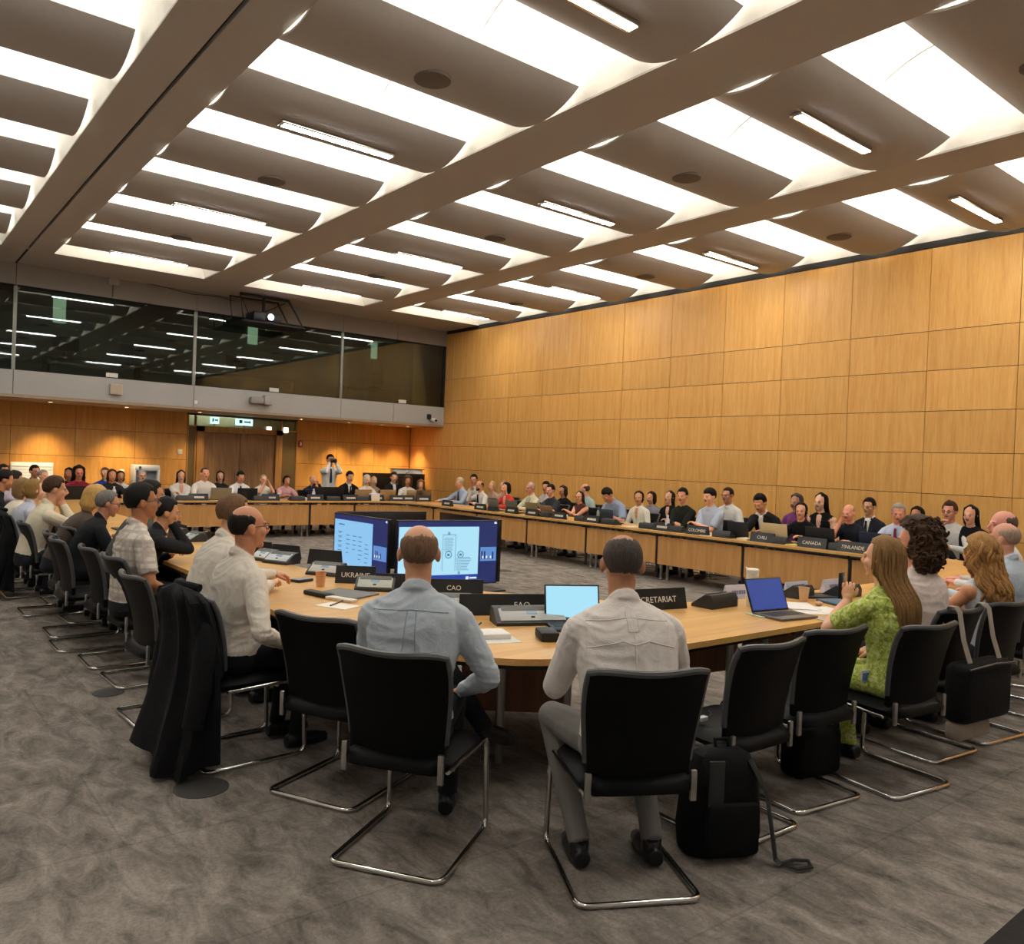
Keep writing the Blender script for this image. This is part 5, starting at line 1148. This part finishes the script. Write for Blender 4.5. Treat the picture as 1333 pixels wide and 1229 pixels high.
def bottle(loc, label, col, capc, h_=.22, r_=.032, prof=None, z=TZ):
    t = thing('bottle', label, 'bottle', (loc[0], loc[1], z)); q = MB(); q.lathe([(0, 0), (r_*.95, 0), (r_, .01), (r_, h_*.7), (r_*.45, h_*.86), (r_*.42, h_*.9), (0, h_*.9)], 20); q.obj('body', col if not isinstance(col, str) else M(col, .25), t)
    q = MB(); q.lathe([(0, h_*.89), (r_*.48, h_*.89), (r_*.48, h_), (0, h_)], 16); q.obj('cap', M(capc, .4), t); return t
# near left corner
terminal(T(366, 733), 205, 'tilted terminal with a pale panel, first beyond the man in glasses', 'c3cbd4')
nameplate(T(372, 727), 205, 'dark name plate behind the terminal beyond the man in glasses', '', .30, .12)
nameplate(T(341, 722), 200, 'dark name plate farthest along the near left table edge', '', .24, .12)
terminal(T(345, 729), 200, 'terminal half hidden behind the chin of the man in glasses', 'd0d4d6', .2)
terminal(T(425, 748), 215, 'terminal with pale panel behind the peach paper cup', 'b9b9b4')
nameplate(T(423, 735), 215, 'black name plate behind the cup and terminal', '', .30, .125)
cup(T(417, 764), 'peach paper cup by the hand of the man in glasses', 'd9a273', .105, .037)
t = thing('phone', 'dark phone by the fingertips of the man in glasses', 'phone', (T(393, 757).x, T(393, 757).y, TZ), R(20)); q = MB(); q.box((0, 0, .011), (.15, .09, .022), bev=.008); q.obj('case', M('24262c', .3), t); q = MB(); q.box((0, 0, .0225), (.13, .07, .002)); q.obj('screen', M('bfc7d2', .2), t)
nameplate(T(463, 759), 232, 'black name plate lettered UKRAINE beside the left screen', 'UKRAINE', .29, .125, size=.05, off=.0)
terminal(T(489, 768), 232, 'terminal with pale panel in front of the UKRAINE plate', 'b4b8ac')
nameplate(T(517, 768), 235, 'dark name plate hidden by the ear of the bald man', '', .30, .115)
slab('pen_case', 'slim black pen case beside the grey folder', 'pen case', T(415, 776), 12, (.25, .07, .03), '17181a', bev=.01)
slab('folder', 'flat grey folder left of the blue-shirted man', 'folder', T(452, 774), 25, (.34, .26, .012), '6f706e')
slab('notebook', 'white notebook lying behind the loose sheet with a pen', 'notebook', T(444, 782), 20, (.22, .06, .02), 'e3ddd0')
slab('paper_sheet', 'loose white sheet with a pen on it left of the blue shirt', 'paper', T(440, 789), 24, (.23, .16, .003), 'efe8dd', bev=0)
q = MB(); a, b_ = T(430, 790), T(448, 783); q.tube([a+V((0, 0, .008)), b_+V((0, 0, .008))], .005, 6); tag(q.obj('pen', M('5a4438', .4)), 'brown pen lying on the loose white sheet', 'pen')
# between the two men
terminal(T(585, 793), 238, 'terminal just right of the blue-shirted man', 'aeb0ac')
nameplate(T(594, 775), 240, 'black name plate lettered CAO behind the blue shirt', 'CAO', .36, .11, off=.02)
nameplate(T(655, 800), 244, 'long black name plate lettered FAO between the two men', 'FAO', .54, .125, off=-.11)
nameplate(T(715, 796), 246, 'black name plate half hidden by the lit laptop', '', .26, .10)
terminal(T(690, 811), 247, 'wide silver terminal with a small lit display between the two men', 'b9bab8', .44)
slab('notepad', 'thick white notepad between the two men', 'notepad', T(637, 829), 250, (.19, .15, .028), 'e8e5de')
slab('paper_sheet', 'white sheet under the thick notepad', 'paper', T(645, 833), 252, (.23, .17, .002), 'dcd9d2', bev=0)
q = MB(); a, b_ = T(620, 824), T(626, 819); q.tube([a+V((0, 0, .034)), b_+V((0, 0, .034))], .005, 6); o = q.obj('pen', BLACK); tag(o, 'black pen resting on the thick white notepad', 'pen')
slab('device', 'small black box device left of the white-shirted man', 'device', T(712, 832), 62, (.10, .16, .05), '1c1c1e', bev=.012)
laptop(T(752, 818), 242, 'open laptop with bright screen hidden by the white-shirted man', '26272a', '17181a', 104, .33, .23, ('a4dcf2', .5))
nameplate(T(850, 793), 258, 'black name plate lettered SECRETARIAT beyond the white-shirted man', 'SECRETARIAT', .50, .135, size=.055)
# right part of the near row
terminal(T(930, 789), 92, 'dark terminal turned away, left of the white tumbler', '3a3a3a', .29, lcd=False)
TENT = 'c9c9da'
nameplate(T(960, 779), 262, 'white tent card behind the dark terminal and the tumbler', '', .26, .10, strip=.15, col=TENT, tcol='6a70a0')
nameplate(T(1036, 774), 266, 'white tent card behind the blue-screened laptop', '', .26, .10, strip=.15, col=TENT, tcol='6a70a0')
nameplate(T(1084, 770), 268, 'white tent card farthest right on the near row', '', .28, .10, strip=.15, col=TENT, tcol='6a70a0')
c = T(978, 789); t = thing('tumbler', 'tall cream tumbler with speckled print on the near table', 'tumbler', c); q = MB(); q.lathe([(0, 0), (.036, 0), (.039, .01), (.042, .21), (.041, .225), (0, .225)], 28)
m, nt, b = newmat('speckled_cream'); vv = coords(nt); vo = nd(nt, 'ShaderNodeTexVoronoi', Scale=48.); nt.links.new(vv, vo.inputs['Vector']); rr = ramp(nt, vo.outputs['Distance'], [(.16, srgb('c79a78')), (.24, srgb('efe6d4'))]); nt.links.new(rr, b.inputs['Base Color']); q.obj('body', m, t)
q = MB(); q.lathe([(0, .224), (.043, .224), (.044, .25), (.036, .258), (0, .258)], 28); q.obj('lid', M('efe9dc', .4), t); q = MB(); q.tube([(-.04, 0, .24), (-.02, .04, .262), (.03, .045, .24), (.046, .01, .225)], .006, 8); q.obj('loop', M('d9d2c2', .5), t)
laptop(T(1022, 803), 262, 'open dark laptop with a blue screen on the near table', '6b6058', '1b1b1e', 112, .34, .24, ('2b4187', .55))
slab('notepad', 'mint green notepad under the corner of the blue-screened laptop', 'notepad', T(996, 801), 262, (.20, .15, .008), 'b9d6bd')
terminal(T(1037, 777), 92, 'small dark terminal behind the laptop lid', '35373a', .2, lcd=False)
cup(T(1046, 783), 'beige printed paper cup right of the blue-screened laptop', 'd9b48c', .10, .038)
q = slab('cup_band', 'x', 'x', T(1046, 783), 0, (.01, .01, .01), 'b06a3c'); bpy.data.objects.remove(q)
terminal(T(1096, 776), 92, 'dark terminal in front of the farthest tent card', '4a4a48', .28, lcd=False)
slab('folder', 'black folder lying beside the blue tablet', 'folder', T(1068, 777), 60, (.30, .20, .016), '131417')
slab('tablet', 'blue-grey tablet in front of the woman in green', 'tablet', T(1092, 786), 70, (.20, .25, .018), '47627c')
for i, (px, py, a, lab) in enumerate(((1052, 795, 60, 'white sheet beside the laptop keyboard'), (1080, 796, 74, 'white sheet under the elbow of the woman in green'), (1040, 790, 50, 'white sheet nearest the beige paper cup'))): slab('paper_sheet', lab, 'paper', T(px, py), a, (.21, .29, .002), 'ebe8e4', z=.001+.0025*i, bev=0)
slab('papers', 'grey-white papers at the table edge by the empty chair', 'paper', T(1082, 806), 80, (.22, .12, .004), 'b9b6ac', bev=0)
q = MB(); q.ell((0, 0, .017), (.03, .024, .018), n=16, k=10); q.v = [tuple(V(p)*(1+.2*noise.noise(V(p)*70))) for p in q.v]; o = q.obj('crumpled_napkin', M('cfa98c', .8)); o.location = T(1066, 789); tag(o, 'crumpled tan napkin on the near table', 'napkin')
def hit(o, px, py):
    bpy.context.view_layer.update(); mi = o.matrix_world.inverted(); d = (mi.to_3x3() @ ray(px, py)).normalized(); ok, loc, nn, ix = o.ray_cast(mi @ EYE, d)
    return (o.matrix_world @ (loc-d*.006)) if ok else on_y(px, py, 1.98)
# phone raised by the woman in green
c = world_of(frG, hpG, (-.035, .325, 1.005)); t = thing('phone', 'black phone held up by the woman in green', 'phone', c, R(10)); q = MB(); q.box((0, 0, .02), (.075, .012, .15), bev=.005); q.obj('case', M('15161a', .3), t); q = MB(); q.box((.01, -.008, .06), (.03, .006, .03), bev=.002); q.obj('camera_bump', M('8a8d92', .3), t)
# right row
def rr_(px, x=9.42):
    p = on_x(px, 700, x); return (p.x, p.y)
for px, txt, w_, lab in ((1112, 'FINLANDE', .40, 'dark grey name plate before the man in the navy T-shirt'), (1058, 'CANADA', .40, 'dark grey name plate lettered CANADA'), (993, 'CHILI', .36, 'dark grey name plate lettered CHILI'), (908, 'COLOMBIE', .38, 'dark grey name plate lettered COLOMBIE')):
    nameplate(rr_(px), 180, lab, txt, w_, .13, col='3b3c3c' if px > 950 else '2b2c2e', size=.062)
for px, lab in ((862, 'dark name plate between the white blouse and the clear bottle'), (770, 'dark name plate before the bare-armed woman'), (727, 'black name plate before the man in dark grey'), (692, 'black name plate before the lanyard man'), (665, 'black name plate before the woman in red'), (624, 'black name plate before the bearded man'), (581, 'black name plate before the white-haired man in pale blue')):
    nameplate(rr_(px), 180, lab, '', .34, .12, strip=.19, col='262729')
nameplate(rr_(1186), 180, 'dark name plate behind the curly head, below the red tie', '', .4, .13, strip=.2, col='3b3c3c')
for px, lab in ((884, 'dark terminal left of the COLOMBIE plate'), (943, 'long dark terminal right of the COLOMBIE plate'), (845, 'dark terminal before the white blouse'), (795, 'dark terminal before the bowed head'), (757, 'grey terminal left of the bare-armed woman'), (642, 'grey-green terminal before the laptop of the bearded man'), (1018, 'small dark terminal between CHILI and CANADA'), (1094, 'dark terminal right of the CANADA plate'), (712, 'small dark terminal before the dark grey shirt')):
    terminal(rr_(px, 9.48), 0, lab, '4a4b48', .30 if px in (943, 845, 795) else .22, lcd=False)
for px, x, lab, lid, scr in ((648, 9.62, 'grey-green laptop before the bearded man', '6f6e5e', None), (672, 9.62, 'grey-green laptop before the woman in red', '69695a', None), (698, 9.62, 'tan laptop before the lanyard man', '8d7d58', None), (720, 9.66, 'tan tablet propped before the dark grey shirt', 'a8845e', None), (795, 9.7, 'dark grey laptop before the bowed head', '3a434c', None), (968, 9.66, 'black laptop leaning before the man in the black suit', '24262a', None), (1016, 9.62, 'cream laptop before the hand-hiding man', 'd2b98c', None), (1076, 9.64, 'black laptop behind the CANADA plate', '1d1e20', None), (1148, 9.62, 'navy laptop before the red tie', '1d2740', None)):
    laptop(rr_(px, x), 0, lab, '3a3b3c', lid, 100 if px != 720 else 120, .34 if px < 1000 else .40, .24 if px < 1000 else .27)
CLEAR = M('c9c2cc', .1, 0, .6); bottle(rr_(868, 9.44), 'clear water bottle beside the COLOMBIE plate', CLEAR, 'd8d0d8', .24, .034)
bottle(rr_(1053, 9.56), 'blue sanitiser bottle with white pump behind the CANADA plate', '6f9cc8', 'f0f0ee', .22, .04)
bottle(rr_(778, 9.56), 'tall steel flask beside the bowed head', '9a9c94', '50524e', .26, .034)
cup(rr_(736, 9.45), 'small white cup before the dark grey shirt', 'e8e0d4', .08, .034)
cup(rr_(1185, 9.9), 'tall beige paper cup before the red tie', 'c9ab84', .13, .05)
slab('papers', 'stack of cream papers left of the CHILI plate', 'papers', rr_(972, 9.44), 0, (.16, .22, .03), 'e2d2b0'); slab('papers', 'yellow pad right of the CHILI plate', 'notepad', rr_(1034, 9.42), 0, (.14, .2, .02), 'd8c078'); slab('papers', 'white papers before the white blouse', 'papers', rr_(822, 9.5), 0, (.2, .26, .006), 'e6e2d4'); slab('papers', 'papers before the pale blue shirt at the COLOMBIE plate', 'papers', rr_(925, 9.5), 0, (.2, .26, .008), 'e3d9cc')
# far row
def fr_(px, y=15.62):
    p = on_y(px, 652, y); return (p.x, p.y)
for px, lab in ((258, 'black name plate before the white sweater'), (352, 'black name plate before the clasped hands'), (410, 'black name plate before the navy jacket'), (456, 'black name plate before the black suit in the far row'), (490, 'black name plate before the white-blonde hair'), (517, 'black name plate before the open black jacket'), (530, 'black name plate before the curly brown hair'), (551, 'black name plate before the tan top')):
    if px < 500: nameplate(fr_(px), -90, lab, '', .36, .13, strip=.2, col='202123')
    else: nameplate((fr_(px, 15.58 if px < 535 else 15.4)), -100, lab, '', .34, .13, strip=.2, col='202123')
for px, lab in ((240, 'dark terminal before the long-haired woman by the door'), (338, 'dark terminal left of the clasped hands'), (386, 'grey terminal before the pink top'), (432, 'long brown terminal before the standing man'), (470, 'dark terminal between the black suit and the blonde')): terminal(fr_(px, 15.66), 90, lab, '4a4b48', .30, lcd=False)
for px, lab, lid in ((284, 'tan-backed laptop before the white sweater', '8d8064'), (318, 'black laptop before the tied man by the door', '17181a'), (425, 'large black laptop before the navy jacket', '191b1c'), (468, 'tan laptop before the black suit in the far row', 'b08c62'), (500, 'tan laptop beside the white-blonde hair', 'b08c62'), (546, 'brown laptop at the rounded corner', '8a7250'), (534, 'tan laptop before the curly brown hair', 'b59a70'), (97, 'black laptop before the red top', '17181a')): laptop(fr_(px, 15.85), 90, lab, '3a3b3c', lid, 102, .4 if px != 425 else .62, .25 if px != 425 else .3)
slab('papers', 'white box of papers before the white-blonde hair', 'papers', fr_(484, 15.75), 0, (.34, .2, .16), 'e6e0d6'); slab('papers', 'papers before the pink top', 'papers', fr_(392, 15.8), 0, (.4, .22, .06), 'd9d2c4')
bottle(fr_(148, 15.7), 'clear water bottle before the smiling woman', CLEAR, 'e0dcd8', .24, .034); bottle(fr_(362, 15.85), 'white bottle before the clasped hands', 'e6e2da', 'd0ccc4', .16, .03)
for px, lab in ((537, 'clear water bottle beside the curly brown hair'), (408, 'white bottle before the navy jacket')): bottle(fr_(px, 15.75), lab, CLEAR, 'd8d4d0', .24, .034)
for px, nm in ((494, 'left'), (535, 'right')):
    c = on_y(px, 632, 18.3); t = thing('television', 'black flat television behind the far row, %s of the young man in the black jacket' % nm, 'television', (c.x, 18.3, 0)); q = MB(); q.box((0, 0, 1.02), (.95 if nm == 'left' else .8, .06, .55), bev=.01); q.obj('screen', M('101012', .25), t); q = MB(); q.tube([(0, .02, .04), (0, .02, .8)], .035); q.obj('stand', DARKGREY, t); q = MB(); q.box((0, 0, .02), (.6, .4, .04), bev=.01); q.obj('base', DARKGREY, t)
# left row
for (px, py, lab) in ((262, 706, 'terminal between the black-shirted man and the brown-haired man'), (240, 700, 'dark terminal before the black-shirted man')):
    terminal(on_z(px-10, py-2, TZ), 182, lab, 'b9bcb6')
nameplate(on_z(236, 697, TZ), 182, 'black name plate before the black-shirted man', '', .3, .12)
slab('papers', 'white papers on the left table before the brown-haired man', 'papers', (2.12, 5.75), 0, (.22, .3, .012), 'e6e2da')
laptop((2.35, 8.5), 180, 'dark laptop before the brown jacket', '2a2b2e', '202124', 100); laptop((2.35, 9.9), 180, 'grey laptop before the pale blue blouse', '2a2b2e', '77797a', 100)
# ================================================================ BAGS AND COATS
COATM = fabric('0f1013', .5, 'black_wool', 7., .8)
def coat(name, label, x, y, face, w_=.27, zb=.1, flare=.16, seed=0, folds=5):
    t = thing(name, label, 'coat', (x, y, 0), R(face-90)); q = MB(); rs = []; n = 64; zs = [zb+(.955-zb)*i/26 for i in range(27)]
    for i, z in enumerate(zs):
        u = (.955-z)/(.955-zb); cap = math.sqrt(max(0.02, 1-max(0, (z-.88)/.077)**2)) if z > .88 else 1; row = []
        for j in range(n):
            a = 2*PI*j/n; sx, cy_ = math.cos(a), math.sin(a); ww = (w_+.05*u*(1 if sx > 0 else .8))*cap; back = cy_ < 0
            yb = -.245-.09*((z-.415)/.475 if z > .415 else 0)**2
            dep = (.075+flare*u**1.3) if back else .065*(1 if z > .5 else .35)
            f = (.012+.028*u)*math.sin(a*folds*2+seed+2*noise.noise(V((a*2, z*2, seed))))*(1 if back else .3)*cap
            row.append(V(((abs(sx)**.75)*(1 if sx > 0 else -1)*(ww+f), yb+(abs(cy_)**.8)*(-1 if back else 1)*(dep*cap+f*.8), z+(.03*math.sin(a*3+seed)*u*u)-(.05*u*u*(sx > .2)))))
        rs.append(row)
    q.rings(rs); q.obj('coat_body', COATM, t)
    for s in (-1, 1):
        q = MB(); q.tube([(s*(w_-.05), -.29, .84), (s*(w_-.005), -.31, .72), (s*(w_+.02), -.34, .45), (s*(w_+.01), -.37, .27)], [.02, .05, .056, .05], 12); q.obj('sleeve', COATM, t)
    q = MB(); q.tube([(-.13, -.30, .945), (-.06, -.345, .955), (.06, -.345, .955), (.13, -.30, .945)], .022, 8); q.obj('collar', COATM, t)
    return t
x, y = from_rear(1.40, 4.41, 3); coat('draped_jacket', 'long black jacket draped over the chair of the man in glasses', x, y, 3, .265, .10, .20, 1)
x, y = from_rear(1.253, 10.338, 1); coat('draped_coat', 'dark coat hanging over the chair at the left edge', x, y, 1, .27, .16, .12, 4)
# backpack
c = G(948, 1124); t = thing('backpack', 'black backpack standing on the carpet right of the white-shirted man', 'backpack', (c.x+.06, c.y+.10, 0), R(62-90))
BAGM = fabric('0c0c0e', .3, 'black_nylon', 12., .85)
q = MB(); rs = []
for z, w_, d in ((0, .12, .09), (.012, .165, .115), (.10, .175, .125), (.25, .165, .115), (.36, .15, .10), (.43, .12, .075), (.455, .07, .04)):
    rs.append([V(((abs(math.cos(2*PI*j/28))**.6)*math.copysign(1, math.cos(2*PI*j/28))*w_, (abs(math.sin(2*PI*j/28))**.6)*math.copysign(1, math.sin(2*PI*j/28))*d+(.02-z*.05), z)) for j in range(28)])
q.rings(rs); q.obj('body', BAGM, t)
q = MB(); q.box((0, .0-.128, .15), (.24, .05, .22), bev=.03); q.obj('front_pocket', BAGM, t)
q = MB(); q.tube([(-.03, .0, .445), (-.03, .01, .485), (.03, .01, .485), (.03, 0, .445)], .009, 8); q.obj('handle', BAGM, t)
q = MB(); q.tube([(.10, -.07, .42), (.15, -.13, .30), (.17, -.15, .14), (.185, -.16, .03), (.20, -.18, .014)], .02, 8, flat=.3); q.obj('strap', M('202124', .6), t)
q = MB(); q.tube([(.20, -.17, .014), (.25, -.225, .016), (.315, -.22, .018), (.33, -.17, .02), (.27, -.155, .018)], .011, 8, closed=True, flat=.6); q.obj('strap_loop', M('202124', .6), t)
q = MB(); q.box((-.08, -.13, .34), (.07, .012, .20), 0, None, .004); q.obj('strap', M('26272a', .6), t)
t = thing('tote_bag', 'black bag on the carpet under the chair of the woman in green', 'bag', (4.16, 2.45, 0), R(-10)); q = MB(); q.box((0, 0, .13), (.34, .16, .26), bev=.04, seg=3); q.obj('body', BAGM, t); q = MB(); q.tube([(-.1, 0, .25), (-.08, 0, .36), (.08, 0, .36), (.1, 0, .25)], .008, 8); q.obj('handle', BAGM, t)
x, y = from_rear(5.136, 2.084, 84); t = thing('shoulder_bag', 'large black shoulder bag hung behind the curly-haired woman', 'bag', (x, y, 0), R(84-90))
q = MB(); q.box((-.02, -.40, .45), (.50, .15, .34), bev=.045, seg=3); q.obj('body', BAGM, t); q = MB(); q.tube([(-.27, -.478, .60), (0, -.485, .615), (.22, -.478, .60)], .006, 6); q.obj('zip', M('3a3b3e', .4), t)
for s in (-.17, .15):
    q = MB(); q.tube([(s, -.44, .58), (s, -.385, .74), (s, -.355, .90), (s, -.335, .925), (s, -.30, .925), (s, -.285, .90), (s, -.27, .80)], .026, 8, flat=.16); q.obj('strap', M('9a9186', .6), t)
q = MB(); q.box((-.08, -.38, .23), (.34, .10, .11), bev=.03, seg=3); o = q.obj('cloth', fabric('a39488', .3)); o.location = (x, y, 0); o.rotation_euler = (0, 0, R(84-90)); tag(o, 'beige garment hem showing beneath the black shoulder bag', 'garment')
t = thing('badge', 'blue and white badge card clipped to the lime dress', 'badge', hit(GW, 1128, 880), R(-8)); q = MB(); q.box((0, 0, 0), (.09, .006, .065), bev=.002); q.obj('card', M('d8dce6', .5), t); q = MB(); q.box((-.008, -.004, -.002), (.06, .002, .04)); q.obj('print', M('5d7fc0', .5), t)
t = thing('cable', 'black cable with a small white plug on the seat of the empty chair', 'cable', (3.05, 2.42, .485)); q = MB(); q.tube([(math.sin(i*1.1)*.06+.01*i, math.cos(i*.9)*.05, .006+.004*(i % 3)) for i in range(14)], .004, 6); q.obj('cord', BLACK, t); q = MB(); q.box((.05, -.04, .012), (.05, .03, .02), bev=.004); q.obj('plug', M('c9c9c6', .5), t)
